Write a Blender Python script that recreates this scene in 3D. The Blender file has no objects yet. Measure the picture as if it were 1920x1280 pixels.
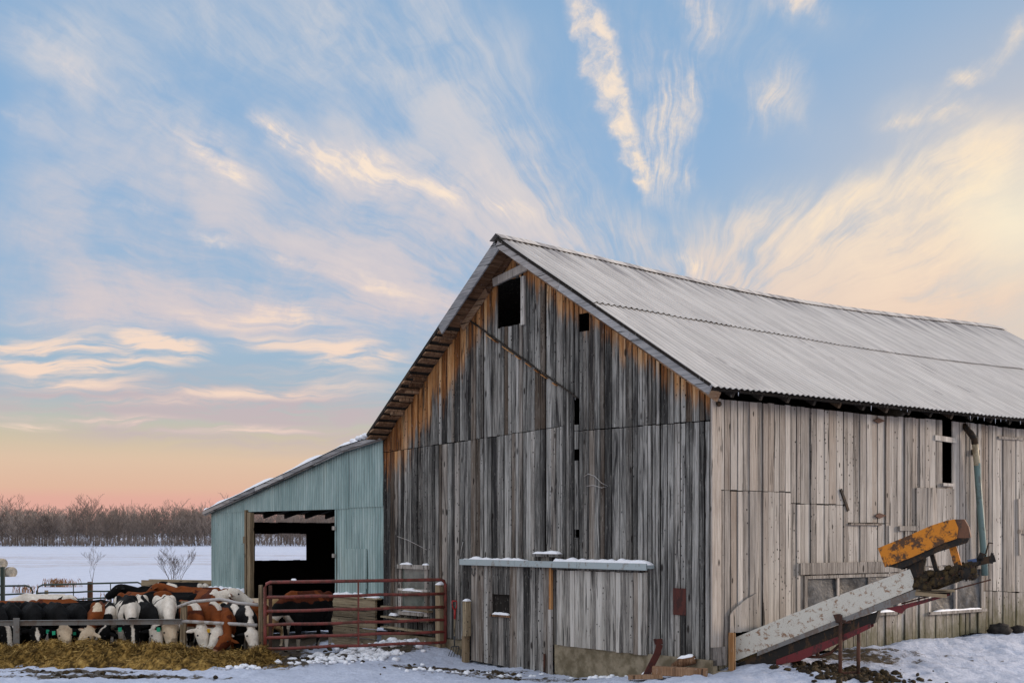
import bpy, math, random
import numpy as np
from math import sin, cos, pi, radians, atan2, atan, sqrt
from mathutils import Vector, Matrix, noise as mnoise

S = bpy.context.scene
COL = S.collection
# ------------------------------------------------------------------ camera
F, PX, HZ, CZ = 2428.0, 960.0, 1002.0, 2.2      # focal length, centre and horizon of the photograph; eye height
cd = bpy.data.cameras.new('camera')
cam = bpy.data.objects.new('camera', cd); COL.objects.link(cam)
cam.location = (0, 0, CZ); cam.rotation_euler = (radians(90), 0, 0)
cd.sensor_width = 36; cd.lens = 36*F/1920; cd.shift_y = (HZ-640)/1920
cd.clip_start = .1; cd.clip_end = 6000
S.camera = cam
S.view_settings.view_transform = 'Standard'; S.view_settings.look = 'None'
S.view_settings.exposure = 0; S.view_settings.gamma = 1
S.cycles.max_bounces = 6; S.cycles.diffuse_bounces = 3; S.cycles.caustics_reflective = False; S.cycles.caustics_refractive = False

def lin(r, g, b, a=1.0):
    f = lambda c: (c/255/12.92 if c/255 <= .04045 else ((c/255+.055)/1.055)**2.4)
    return (f(r), f(g), f(b), a)

# ------------------------------------------------------------------ node helper
class NT:
    def __init__(s, tree):
        s.t = tree; tree.nodes.clear()
    def n(s, typ, ins=None, **props):
        nd = s.t.nodes.new(typ)
        for k, v in props.items(): setattr(nd, k, v)
        for k, v in (ins or {}).items(): s.put(nd.inputs[k], v)
        return nd
    def put(s, sock, v):
        if isinstance(v, bpy.types.NodeSocket): s.t.links.new(v, sock)
        else: sock.default_value = v
    def m(s, op, a, b=0.0, c=0.0, clamp=False):
        nd = s.t.nodes.new('ShaderNodeMath'); nd.operation = op; nd.use_clamp = clamp
        s.put(nd.inputs[0], a); s.put(nd.inputs[1], b); s.put(nd.inputs[2], c)
        return nd.outputs[0]
    def vm(s, op, a, b=(0, 0, 0)):
        nd = s.t.nodes.new('ShaderNodeVectorMath'); nd.operation = op
        s.put(nd.inputs[0], a); s.put(nd.inputs[1], b)
        return nd.outputs['Value' if op in ('LENGTH', 'DOT_PRODUCT') else 'Vector']
    def xyz(s, x=0.0, y=0.0, z=0.0):
        return s.n('ShaderNodeCombineXYZ', {0: x, 1: y, 2: z}).outputs[0]
    def sep(s, v):
        return s.n('ShaderNodeSeparateXYZ', {0: v}).outputs
    def noise(s, vec, scale=1.0, detail=3.0, rough=.55, dist=0.0, out='Fac'):
        return s.n('ShaderNodeTexNoise', {'Vector': vec, 'Scale': scale, 'Detail': detail, 'Roughness': rough, 'Distortion': dist}).outputs[out]
    def ramp(s, fac, stops, interp='LINEAR'):
        nd = s.t.nodes.new('ShaderNodeValToRGB'); cr = nd.color_ramp; cr.interpolation = interp
        while len(cr.elements) < len(stops): cr.elements.new(.5)
        for e, (p, c) in zip(cr.elements, stops):
            e.position = p; e.color = c if len(c) == 4 else (*c, 1)
        s.put(nd.inputs[0], fac); return nd.outputs[0]
    def step(s, v, a, b):        # smoothstep a..b -> 0..1
        nd = s.t.nodes.new('ShaderNodeMapRange'); nd.interpolation_type = 'SMOOTHSTEP'
        s.put(nd.inputs['Value'], v); nd.inputs['From Min'].default_value = a; nd.inputs['From Max'].default_value = b
        return nd.outputs[0]
    def mix(s, f, a, b, blend='MIX'):
        nd = s.t.nodes.new('ShaderNodeMix'); nd.data_type = 'RGBA'; nd.blend_type = blend
        s.put(nd.inputs[0], f); s.put(nd.inputs[6], a); s.put(nd.inputs[7], b)
        return nd.outputs[2]
    def attr(s, name, out='Color'):
        return s.n('ShaderNodeAttribute', attribute_name=name).outputs[out]

# ------------------------------------------------------------------ sky: evening cirrus
W = bpy.data.worlds.new('World'); S.world = W; W.use_nodes = True
SKY_BEYOND = (2.3, 2.0, 1.72)                     # unseen sky overhead, beside and behind, brightened to lift the foreground
SUN_AZ, SUN_EL = radians(72), radians(11)          # clockwise from the view direction, height
def build_sky():
    t = NT(W.node_tree)
    d = t.n('ShaderNodeTexCoord').outputs['Generated']
    dx, dy, dz = t.sep(d)
    az = t.m('ARCTAN2', dx, dy)
    el = t.m('ARCSINE', t.m('MINIMUM', t.m('MAXIMUM', dz, -1.0), 1.0))
    p0 = t.xyz(az, el, 0.0)
    # base colours by height above the horizon
    base = t.ramp(t.m('DIVIDE', t.m('MAXIMUM', el, 0.0), 1.0), [
        (0.0, lin(230, 172, 160)), (.026, lin(230, 174, 160)), (.035, lin(228, 186, 162)), (.056, lin(226, 196, 170)),
        (.074, lin(208, 196, 172)), (.086, lin(192, 196, 184)), (.105, lin(168, 188, 202)), (.16, lin(150, 184, 215)),
        (.28, lin(142, 179, 217)), (.42, lin(138, 175, 212)), (.8, lin(124, 162, 208)), (1.0, lin(112, 150, 200))])
    nish = t.n('ShaderNodeTexSky')
    nish.sky_type = 'NISHITA'; nish.sun_disc = False; nish.sun_elevation = SUN_EL; nish.sun_rotation = SUN_AZ
    nis = t.n('ShaderNodeVectorMath', {0: nish.outputs[0], 3: .10}, operation='SCALE').outputs[0]
    base = t.mix(.06, base, nis)
    # warm glow round the hidden sun
    g = t.vm('LENGTH', t.vm('MULTIPLY', t.vm('SUBTRACT', p0, (.50, .17, 0)), (1.0, 1.55, 0)))
    glow = t.step(g, .44, .08)
    base = t.mix(t.m('MULTIPLY', glow, .60), base, lin(252, 222, 186))
    # fan of fine cirrus fibres
    fx, fy = .115, .120
    w1 = t.noise(p0, 9.0, 3.0, .6, 0.0, 'Color')
    warp = t.vm('MULTIPLY', t.vm('SUBTRACT', w1, (.5, .5, .5)), (.06, .036, 0))
    w2 = t.noise(p0, 60.0, 3.0, .6, 0.0, 'Color')
    warp2 = t.vm('MULTIPLY', t.vm('SUBTRACT', w2, (.5, .5, .5)), (.016, .016, 0))
    p = t.vm('ADD', p0, warp)
    pp = t.vm('ADD', t.vm('ADD', p0, t.vm('MULTIPLY', warp, (.4, .4, 0))), warp2)
    ux, uy, _ = t.sep(t.vm('SUBTRACT', p, (fx, fy, 0)))
    r = t.m('LOGARITHM', t.m('ADD', t.m('SQRT', t.m('ADD', t.m('MULTIPLY', ux, ux), t.m('MULTIPLY', uy, uy))), .04), math.e)
    th = t.m('ARCTAN2', uy, ux)
    pol = t.xyz(t.m('MULTIPLY', th, 7.0), t.m('MULTIPLY', r, 1.7), 0.0)
    fan = t.noise(pol, 1.0, 8.0, .60, .5)
    pol2 = t.xyz(t.m('MULTIPLY', th, 26.0), t.m('MULTIPLY', r, 5.0), 3.0)
    fib = t.noise(pol2, 1.0, 7.0, .66, .25)
    soft_ = t.noise(pp, 13.0, 8.0, .62, .4)
    tex = t.m('ADD', t.m('MULTIPLY', fan, .50), t.m('ADD', t.m('MULTIPLY', fib, .12), t.m('MULTIPLY', soft_, .38)))
    hair = t.noise(t.xyz(t.m('MULTIPLY', th, 80.0), t.m('MULTIPLY', r, 9.0), 7.0), 1.0, 4.0, .65, .3)
    tuft = t.noise(pp, 30.0, 8.0, .66, .0)
    def sk(x, y):
        a = (x-PX)/F
        return atan(a), atan((HZ-y)/F/sqrt(1+a*a))
    def blob(acc, x1, y1, x2, y2, w, amp, src):
        a1, e1 = sk(x1, y1); a2, e2 = sk(x2, y2)
        mp = t.n('ShaderNodeMapping', {'Vector': src}, vector_type='TEXTURE')
        mp.inputs['Location'].default_value = ((a1+a2)/2, (e1+e2)/2, 0)
        mp.inputs['Rotation'].default_value = (0, 0, atan2(e2-e1, a2-a1))
        mp.inputs['Scale'].default_value = (math.hypot(a2-a1, e2-e1)*.5+1.1*w/F, 1.5*w/F, 1)
        gr = t.n('ShaderNodeTexGradient', {'Vector': mp.outputs[0]}, gradient_type='SPHERICAL')
        q = t.m('MULTIPLY', gr.outputs['Fac'], amp)
        return q if acc is None else t.m('ADD', acc, q)
    soft = [(60, 20, 560, 60, 130, .62), (420, 20, 900, 110, 120, .75), (700, 60, 1050, 300, 150, .78), (820, 250, 1100, 330, 80, .5),
        (-40, 60, 150, 130, 60, .55), (80, 120, 270, 210, 80, .85), (0, 215, 90, 232, 34, .5), (0, 275, 260, 330, 60, .6),
        (260, 200, 430, 295, 60, .65), (340, 270, 520, 360, 55, .6), (220, 300, 520, 420, 60, .6),
        (465, 205, 610, 295, 40, .55), (560, 270, 760, 330, 70, .8), (690, 320, 990, 400, 75, .8), (460, 340, 960, 500, 120, .85), (860, 390, 1230, 490, 80, .95),
        (-60, 370, 420, 430, 70, .6), (300, 420, 640, 490, 50, .6), (520, 470, 930, 590, 90, .8), (-60, 440, 360, 510, 70, .7), (200, 500, 680, 610, 60, .9),
        (-60, 535, 420, 585, 50, .8), (520, 560, 900, 650, 80, .8), (0, 590, 560, 640, 50, .3), (-60, 575, 640, 605, 30, .7),
        (1700, 330, 1980, 240, 60, .9), (1560, 390, 1980, 350, 80, .8), (1330, 410, 1660, 450, 80, .95), (1380, 500, 1980, 450, 110, .85), (1420, 600, 1980, 560, 110, 1.0), (1250, 520, 1500, 580, 60, .7), (1180, 420, 1420, 520, 60, .45), (1620, 240, 1800, 200, 40, .4), (1380, 90, 1540, 260, 50, .35), (1280, 0, 1560, 40, 60, .4)]
    acc = None
    for q in soft: acc = blob(acc, *q, p)
    trail = [(1070, -60, 1128, 130, 38, 1.4), (1098, 30, 1156, 235, 33, 1.4), (1138, 160, 1196, 322, 26, 1.5), (1168, 260, 1222, 385, 18, 1.4)]
    crisp = [
        (1180, 20, 1235, 260, 75, .85), (1325, 90, 1260, 230, 46, 1.05), (1275, 180, 1250, 375, 50, .85), (1205, 240, 1258, 378, 52, .85), (1290, 320, 1300, 350, 20, .6),
        (1285, -20, 1360, 60, 40, 1.7), (1450, -20, 1530, 22, 34, 1.7), (1490, 115, 1420, 235, 44, 1.4), (1500, 200, 1515, 240, 22, .6), (1400, 110, 1370, 160, 30, .5), (1640, 10, 1600, 60, 24, .4),
        (1745, 175, 1890, 105, 20, 1.6), (1880, 90, 1940, 40, 26, 1.2), (1640, 245, 1720, 230, 14, 1.5), (1700, 222, 1870, 195, 22, 1.5),
        (1275, 470, 1312, 525, 16, 2.2), (1730, 318, 1960, 228, 34, 1.3), (1740, 350, 1960, 300, 34, 1.2), (1560, 370, 1720, 335, 34, .8), (1600, 400, 1960, 350, 40, .9), (1500, 420, 1640, 350, 30, .8), (1400, 430, 1600, 400, 40, .7), (1600, 450, 1900, 410, 50, .9), (1380, 480, 1560, 470, 30, .6), (1620, 520, 1900, 500, 50, .8), (1850, 560, 1960, 600, 40, .6)]
    wis = [(0, 70, 120, 120, 30, .5), (110, 140, 220, 185, 34, .6), (285, 205, 300, 240, 14, .5), (340, 250, 420, 285, 34, .9), (395, 300, 480, 350, 22, .8), (468, 210, 560, 280, 22, 1.0), (540, 260, 640, 320, 34, .8),
        (640, 290, 750, 330, 36, 1.1), (740, 335, 900, 385, 22, .7), (900, 380, 1000, 410, 16, .6), (200, 370, 330, 400, 10, .6), (330, 435, 480, 470, 12, .7), (460, 470, 620, 510, 12, .6), (600, 500, 800, 570, 14, .7), (420, 560, 640, 600, 16, .9), (0, 520, 120, 535, 8, .5), (820, 560, 880, 600, 20, .5), (0, 205, 70, 230, 18, .5), (280, 310, 360, 350, 18, .4)]
    accw = None
    for q in wis: accw = blob(accw, *q, pp)
    acct = None
    for q in trail: acct = blob(acct, *q, pp)
    acc2 = None
    for q in crisp: acc2 = blob(acc2, *q, pp)
    low = [(-60, 655, 300, 650, 26, 1.6), (225, 630, 400, 664, 20, 2.4), (-20, 690, 320, 703, 13, 1.7), (480, 648, 800, 682, 24, 1.6), (380, 630, 560, 655, 22, .8), (500, 620, 860, 640, 30, .5), (-20, 797, 130, 799, 7, 1.5), (-60, 668, 200, 690, 24, 1.0), (420, 700, 800, 740, 30, .8), (-60, 715, 300, 725, 12, 1.3), (200, 730, 640, 742, 12, 1.2), (-40, 600, 420, 615, 12, .9), (300, 596, 660, 612, 14, 1.0), (60, 672, 420, 684, 11, 1.2), (-60, 775, 420, 790, 11, 1.2), (200, 800, 700, 806, 10, 1.1), (-60, 745, 500, 756, 8, .9)]
    acc3 = None
    for q in low: acc3 = blob(acc3, *q, t.vm('ADD', p0, t.vm('MULTIPLY', warp, (.7, .35, 0))))
    mauve = None
    for q in [(-80, 745, 420, 765, 50, 1.3), (150, 770, 800, 800, 48, 1.4), (300, 720, 800, 760, 45, .6)]: mauve = blob(mauve, *q, t.vm('ADD', p0, t.vm('MULTIPLY', warp, (.5, .3, 0))))
    # beyond the frame the same veil goes on
    high = t.m('MULTIPLY', t.step(el, .42, .62), .8)
    behind = t.m('MULTIPLY', t.step(t.m('ABSOLUTE', az), .44, .60), t.m('MULTIPLY', t.step(el, .05, .2), .8))
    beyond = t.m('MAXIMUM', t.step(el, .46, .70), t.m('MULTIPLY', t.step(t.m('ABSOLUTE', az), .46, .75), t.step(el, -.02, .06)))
    acc = t.m('ADD', acc, t.m('MAXIMUM', high, behind))
    # wispy density
    D1 = t.m('MULTIPLY', acc, t.m('ADD', t.m('MULTIPLY', t.step(t.m('ADD', t.m('MULTIPLY', tex, .92), t.m('MULTIPLY', hair, .08)), .36, .66), 1.9), .28))
    tx2 = t.m('ADD', t.m('MULTIPLY', fib, .5), t.m('MULTIPLY', tuft, .5))
    DW = t.m('MULTIPLY', accw, t.m('MULTIPLY', t.step(tx2, .33, .68), 1.6))
    DT = t.m('MULTIPLY', t.step(acct, .0, 1.3), t.m('ADD', t.m('MULTIPLY', t.step(tuft, .30, .70), .95), .28))
    D2 = t.m('MULTIPLY', acc2, t.m('ADD', t.m('MULTIPLY', t.step(tx2, .32, .68), .80), .18))
    lowtex = t.noise(t.vm('MULTIPLY', p, (14.0, 110.0, 1.0)), 1.0, 6.0, .62, .4)
    D3 = t.m('MULTIPLY', acc3, t.step(lowtex, .28, .68))
    thin = t.m('MULTIPLY', t.step(D1, -.1, 1.7), .86)
    c = t.mix(t.m('MINIMUM', t.m('MULTIPLY', mauve, t.m('ADD', .12, t.m('MULTIPLY', t.step(lowtex, .30, .66), .9))), .85), base, lin(198, 182, 186))
    lowk = t.step(el, .36, .12)
    veil = t.mix(lowk, lin(205, 207, 214), lin(216, 202, 203))
    veil = t.mix(t.step(g, .60, .20), veil, t.mix(t.step(el, .12, .27), lin(240, 208, 184), lin(242, 226, 206)))
    c = t.mix(thin, c, veil)
    D = t.m('ADD', t.m('ADD', DW, DT), t.m('ADD', t.m('MULTIPLY', D2, .85), t.m('MULTIPLY', D3, 1.3)))
    D = t.m('ADD', D, t.m('MULTIPLY', t.step(D1, 1.0, 2.6), .55))
    dens = t.m('MULTIPLY', t.step(D, .0, 1.5), .95)
    ccol = t.ramp(D, [(0.0, lin(226, 214, 214)), (.5, lin(238, 222, 214)), (1.0, lin(252, 231, 210))])
    warmer = t.mix(t.step(g, .62, .12), ccol, lin(252, 230, 200))
    warmer = t.mix(t.m('MULTIPLY', t.step(el, .24, .12), .8), warmer, lin(246, 216, 196))
    c = t.mix(dens, c, warmer)
    spot = t.vm('LENGTH', t.vm('MULTIPLY', t.vm('SUBTRACT', p, (*sk(1925, 420), 0)), (1.0, 1.25, 0)))
    c = t.mix(t.m('MULTIPLY', t.step(spot, .075, .0), .55), c, (1.0, .91, .68, 1))
    # ground half of the world sphere
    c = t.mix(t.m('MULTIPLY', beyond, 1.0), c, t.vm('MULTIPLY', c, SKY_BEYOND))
    c = t.mix(t.step(el, 0.0, -.03), c, lin(150, 150, 160))
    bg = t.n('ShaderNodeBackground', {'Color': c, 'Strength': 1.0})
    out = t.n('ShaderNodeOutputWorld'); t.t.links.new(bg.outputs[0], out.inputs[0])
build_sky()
try:
    W.cycles.sampling_method = 'MANUAL'; W.cycles.sample_map_resolution = 512
except Exception: pass
# ------------------------------------------------------------------ sun
sl = bpy.data.lights.new('sun', 'SUN'); sl.energy = 3.2; sl.angle = radians(9); sl.color = (1.0, .80, .62)
so = bpy.data.objects.new('sun', sl); COL.objects.link(so)
sd_ = Vector((sin(SUN_AZ)*cos(SUN_EL), cos(SUN_AZ)*cos(SUN_EL), sin(SUN_EL)))
so.rotation_euler = sd_.to_track_quat('Z', 'Y').to_euler(); so.location = (30, 10, 30)

# ------------------------------------------------------------------ barn frame of reference
RX, RY = 3040/3890.6, 2428/3890.6                     # along the long wall
LX, LY = -1940/3107.8, 2428/3107.8                    # along the gable wall, away from the corner
C0 = ((1335-PX)/F*19.0, 19.0)
BROT = atan2(-LY, -LX)
def fr(px, py, t=0.0):       # photo pixel on the plane of the gable wall -> local x, z
    a = (px-PX)/F; bx, by = C0[0]+t*RX, C0[1]+t*RY
    s = (a*by-bx)/(LX-a*LY)
    return -s, CZ+(HZ-py)/F*(by+s*LY)
def sdw(px, py, x=0.0):      # photo pixel on the plane of the long wall -> local y, z
    a = (px-PX)/F; bx, by = C0[0]-x*LX, C0[1]-x*LY
    t = (a*by-bx)/(RX-a*RY)
    return t, CZ+(HZ-py)/F*(by+t*RY)
def b2w(x, y): return (C0[0]-x*LX+y*RX, C0[1]-x*LY+y*RY)
def w2b(X, Y):
    u, v = X-C0[0], Y-C0[1]
    return -(u*LX+v*LY), u*RX+v*RY
def at(px, py, Y): return Vector(((px-PX)/F*Y, Y, CZ+(HZ-py)/F*Y))
def atx(px, Y): return (px-PX)/F*Y
def ss(a, b, v):
    t = min(1, max(0, (v-a)/(b-a))); return t*t*(3-2*t)

PROF = ([-1e4, 24, 30, 36, 60, 100, 150, 250, 400, 700, 2500], [0, 0, -.15, -.42, -1.0, -1.75, -2.75, -2.75, -1.35, 1.5, 6])
def gz(X, Y):                # height of the ground
    z = float(np.interp(Y, *PROF))
    x, y = w2b(X, Y)
    if x > -1.5 and Y < 60:
        h = float(np.interp(y, [-2.2, -.3, 1, 4, 8, 20, 60], [0, .17, .30, .38, .45, .6, .6]))
        f = float(np.interp(x, [-1.5, -.2, .3, 2.3, 5], [.0, .9, 1, .12, 0]))
        z += h*f
    if -8.5 < x < -.5 and -4 < y < .3: # a little lower before the doors
        z -= .12*ss(-7.5, -5, x)*ss(-1.4, -2.6, x)*ss(-2.5, -.6, y)
    if -8.9 < x < -5.9 and -1.6 < y < .3: z += .14*ss(-8.8, -7.2, x)*ss(-5.9, -6.6, x)*ss(-1.6, -.2, y)
    if -13 < X < -4.2 and 23.4 < Y < 33: z -= .13*ss(23.4, 24.3, Y)*ss(33, 30, Y)*ss(-4.2, -5, X)
    return z

# ------------------------------------------------------------------ mesh helper
class MB:
    def __init__(s): s.v, s.f, s.c, s.u, s.sm = [], [], [], [], []
    def add(s, vs, fs, col=None, und=None, smooth=False):
        o = len(s.v); s.v += [tuple(v) for v in vs]; s.f += [tuple(i+o for i in f) for f in fs]
        col = col or (random.random(), random.random(), random.random())
        s.c += [col]*len(vs) if isinstance(col[0], (int, float)) else list(col)
        s.u += list(und) if und is not None else [9.0]*len(vs)
        s.sm += [smooth]*len(fs)
    def hexa(s, p, col=None, und=None):   # 8 corners: bottom 4 ccw, top 4 ccw
        s.add(p, [(3, 2, 1, 0), (4, 5, 6, 7), (0, 1, 5, 4), (1, 2, 6, 5), (2, 3, 7, 6), (3, 0, 4, 7)], col, und)
    def box(s, a, b, col=None, M=None):
        x0, y0, z0 = a; x1, y1, z1 = b
        p = [Vector(q) for q in ((x0, y0, z0), (x1, y0, z0), (x1, y1, z0), (x0, y1, z0), (x0, y0, z1), (x1, y0, z1), (x1, y1, z1), (x0, y1, z1))]
        if M: p = [M @ q for q in p]
        s.hexa(p, col)
    def beam(s, p, q, w, h, up=(0, 0, 1), col=None):     # rectangular bar
        p, q, up = Vector(p), Vector(q), Vector(up)
        d = (q-p).normalized(); a = d.cross(up).normalized(); b = a.cross(d).normalized()
        a *= w/2; b *= h/2
        s.hexa([p-a-b, p+a-b, q+a-b, q-a-b, p-a+b, p+a+b, q+a+b, q-a+b], col)
    def tube(s, pts, rad, n=8, col=None, smooth=True, cap=True, up=(0.0123, .02, 1)):
        pts = [Vector(p) for p in pts]; k = len(pts)
        if isinstance(rad, (int, float)): rad = [rad]*k
        vs, fs = [], []
        for i, p in enumerate(pts):
            d = (pts[min(i+1, k-1)]-pts[max(i-1, 0)]).normalized()
            ref = Vector(up)
            if abs(d.dot(ref.normalized())) > .97: ref = Vector((0, 1, .03))
            a = d.cross(ref).normalized(); b = a.cross(d).normalized()
            ra = rad[i] if isinstance(rad[i], tuple) else (rad[i], rad[i])
            for j in range(n):
                th = 2*pi*j/n; vs.append(p+a*cos(th)*ra[0]+b*sin(th)*ra[1])
        for i in range(k-1):
            for j in range(n):
                j2 = (j+1) % n; fs.append((i*n+j, i*n+j2, (i+1)*n+j2, (i+1)*n+j))
        if cap:
            fs.append(tuple(range(n-1, -1, -1))); fs.append(tuple((k-1)*n+j for j in range(n)))
        s.add(vs, fs, col, None, smooth)
    def ell(s, c, r, n=10, m=7, col=None, M=None, jit=0.0):
        vs, fs = [], []; c = Vector(c)
        for i in range(m+1):
            ph = pi*i/m
            for j in range(n):
                th = 2*pi*j/n; k = 1+random.uniform(-jit, jit)
                q = Vector((r[0]*sin(ph)*cos(th)*k, r[1]*sin(ph)*sin(th)*k, r[2]*cos(ph)*k))
                vs.append(c+(M @ q if M else q))
        for i in range(m):
            for j in range(n):
                j2 = (j+1) % n; fs.append((i*n+j, (i+1)*n+j, (i+1)*n+j2, i*n+j2))
        s.add(vs, fs, col, None, True)
    def prism(s, poly, fn, d0, d1, col=None):   # polygon (a,b) extruded between d0 and d1 through fn(a,d,b)
        n = len(poly)
        vs = [fn(a, d0, b) for a, b in poly]+[fn(a, d1, b) for a, b in poly]
        s.add(vs, [tuple(range(n)), tuple(range(2*n-1, n-1, -1))]+[(i, i+n, (i+1) % n+n, (i+1) % n) for i in range(n)], col)
    def grid(s, nu, nv, fn, col=None, smooth=True, und=None):
        vs = [fn(i/(nu-1), j/(nv-1)) for j in range(nv) for i in range(nu)]
        fs = [(j*nu+i, j*nu+i+1, (j+1)*nu+i+1, (j+1)*nu+i) for j in range(nv-1) for i in range(nu-1)]
        s.add(vs, fs, col, und, smooth)
    def build(s, name, mat, parent=None, bevel=0.0, loc=None):
        me = bpy.data.meshes.new(name); me.from_pydata(s.v, [], s.f); me.update()
        me.polygons.foreach_set('use_smooth', s.sm)
        ca = me.color_attributes.new('tone', 'FLOAT_COLOR', 'POINT')
        arr = np.ones((len(s.v), 4), 'f'); arr[:, :3] = np.array(s.c, 'f').reshape(-1, 3); ca.data.foreach_set('color', arr.ravel())
        un = me.attributes.new('under', 'FLOAT', 'POINT'); un.data.foreach_set('value', np.array(s.u, 'f'))
        me.materials.append(mat)
        o = bpy.data.objects.new(name, me); COL.objects.link(o)
        if parent: o.parent = parent
        if loc is not None: o.location = loc
        if bevel:
            b = o.modifiers.new('bevel', 'BEVEL'); b.width = bevel; b.segments = 2; b.limit_method = 'ANGLE'; b.angle_limit = radians(40)
        return o
def empty(name, loc, rz=0.0, label=None, cat=None, group=None):
    o = bpy.data.objects.new(name, None); COL.objects.link(o); o.location = loc; o.rotation_euler = (0, 0, rz); o.empty_display_size = .2
    return tag(o, label, cat, group)
def tag(o, label=None, cat=None, group=None, kind=None):
    if label: o['label'] = label
    if cat: o['category'] = cat
    if group: o['group'] = group
    if kind: o['kind'] = kind
    return o
def copy_tree(o, parent=None):
    c = o.copy(); COL.objects.link(c)
    if parent: c.parent = parent
    for ch in [x for x in KIDS.get(o.name, [])]: copy_tree(ch, c)
    return c
KIDS = {}

# ------------------------------------------------------------------ materials
def mat(name):
    m = bpy.data.materials.new(name); m.use_nodes = True
    return m, NT(m.node_tree)
def finish(t, col, rough=.8, bump=None, bs=.4, bd=.01, metal=0.0, spec=.3):
    b = t.n('ShaderNodeBsdfPrincipled', {'Base Color': col, 'Roughness': rough, 'Metallic': metal, 'Specular IOR Level': spec})
    if bump is not None:
        bn = t.n('ShaderNodeBump', {'Height': bump, 'Strength': bs, 'Distance': bd}); t.t.links.new(bn.outputs[0], b.inputs['Normal'])
    o = t.n('ShaderNodeOutputMaterial'); t.t.links.new(b.outputs[0], o.inputs[0])
    return b
def wood(name, ramp, fresh=None, fresh_d=.5, stain=.5, moss=0.0, contrast=1.0, horiz=False, knots=True, kn=(.15, .08)):
    m, t = mat(name)
    oc = t.n('ShaderNodeTexCoord').outputs['Object']
    tone = t.attr('tone'); r, g, b = t.n('ShaderNodeSeparateColor', {0: tone}).outputs[:3]
    off = t.vm('MULTIPLY', tone, (37.0, 23.0, 51.0))
    v = t.vm('ADD', oc, off)
    k = (1.0, 1.0, 1.0)
    sc = lambda a, l: ((l, l, a) if horiz else (a, a, l))
    grain = t.noise(t.vm('MULTIPLY', v, sc(44, 1.5)), 1.0, 7.0, .78, .3)
    streak = t.noise(t.vm('MULTIPLY', v, sc(11, .5)), 1.0, 6.0, .72, .4)
    big = t.noise(t.vm('MULTIPLY', oc, (1.1, 1.1, .5)), 1.0, 3.0, .6)
    f = t.m('ADD', t.m('MULTIPLY', t.m('SUBTRACT', streak, .5), 1.0*contrast), t.m('MULTIPLY', t.m('SUBTRACT', grain, .5), 1.55*contrast))
    f = t.m('ADD', f, t.m('MULTIPLY', t.m('SUBTRACT', r, .5), .58*min(1, contrast)))
    f = t.m('ADD', f, t.m('MULTIPLY', t.m('SUBTRACT', big, .5), .5))
    f = t.m('ADD', f, .52)
    col = t.ramp(f, ramp)
    # brown tint on a few boards
    col = t.mix(t.m('MULTIPLY', t.step(g, .72, 1.0), .30), col, (.20, .125, .07, 1))
    if fresh:
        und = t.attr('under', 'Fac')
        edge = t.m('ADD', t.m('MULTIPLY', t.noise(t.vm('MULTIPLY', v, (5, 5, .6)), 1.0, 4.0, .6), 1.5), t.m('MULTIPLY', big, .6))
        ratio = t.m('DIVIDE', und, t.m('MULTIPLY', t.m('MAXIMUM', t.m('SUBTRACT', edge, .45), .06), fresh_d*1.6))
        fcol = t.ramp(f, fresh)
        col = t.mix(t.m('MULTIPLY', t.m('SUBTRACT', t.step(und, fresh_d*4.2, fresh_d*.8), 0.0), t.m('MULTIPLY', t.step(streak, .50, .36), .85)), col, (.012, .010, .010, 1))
        col = t.mix(t.step(ratio, 1.25, .55), col, fcol)
    # black weather stains
    st = t.noise(t.vm('MULTIPLY', v, sc(7, .42)), 1.0, 4.0, .65, .5)
    col = t.mix(t.m('MULTIPLY', t.step(st, .545, .67), stain), col, (.018, .017, .018, 1))
    fl_ = t.noise(t.vm('MULTIPLY', v, sc(30, 9)), 1.0, 4.0, .7)
    col = t.mix(t.m('MULTIPLY', t.step(fl_, .60, .66), .45*stain), col, t.mix(.5, col, (.03, .027, .024, 1)))
    col = t.mix(t.m('MULTIPLY', t.step(fl_, .40, .34), .35), col, t.mix(.6, col, (.50, .47, .42, 1)))
    if stain > .8:
        bs_ = t.noise(t.vm('MULTIPLY', v, (1.6, 1.6, .30)), 1.0, 4.0, .65)
        col = t.mix(t.m('MULTIPLY', t.step(bs_, .53, .68), .75), col, t.mix(.75, col, (.010, .010, .010, 1)))
        col = t.mix(t.m('MULTIPLY', t.step(bs_, .42, .30), .5), col, t.mix(.5, col, (.42, .40, .36, 1)))
    # splits
    sp = t.noise(t.vm('MULTIPLY', v, sc(24, .8)), 1.0, 3.0, .55, .25)
    spl = t.step(sp, .625, .655)
    col = t.mix(t.m('MULTIPLY', spl, .85), col, (.012, .011, .011, 1))
    if knots:
        vo = t.n('ShaderNodeTexVoronoi', {'Vector': t.vm('MULTIPLY', v, sc(5.0, 1.9)), 'Scale': 1.0, 'Randomness': 1.0}).outputs['Distance']
        knt = t.step(vo, *kn)
        col = t.mix(t.m('MULTIPLY', t.m('MULTIPLY', knt, t.step(g, .25, .45)), .9), col, (.016, .012, .010, 1))
        vn = t.n('ShaderNodeTexVoronoi', {'Vector': t.vm('MULTIPLY', v, sc(13.0, 12.0)), 'Scale': 1.0, 'Randomness': .75}).outputs['Distance']
        col = t.mix(t.m('MULTIPLY', t.step(vn, .24, .13), t.m('MULTIPLY', t.step(t.m('ADD', b, t.m('MULTIPLY', t.m('SUBTRACT', big, .5), 1.2)), .52, .66), t.step(streak, .40, .55))), col, (.012, .010, .010, 1))
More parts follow.
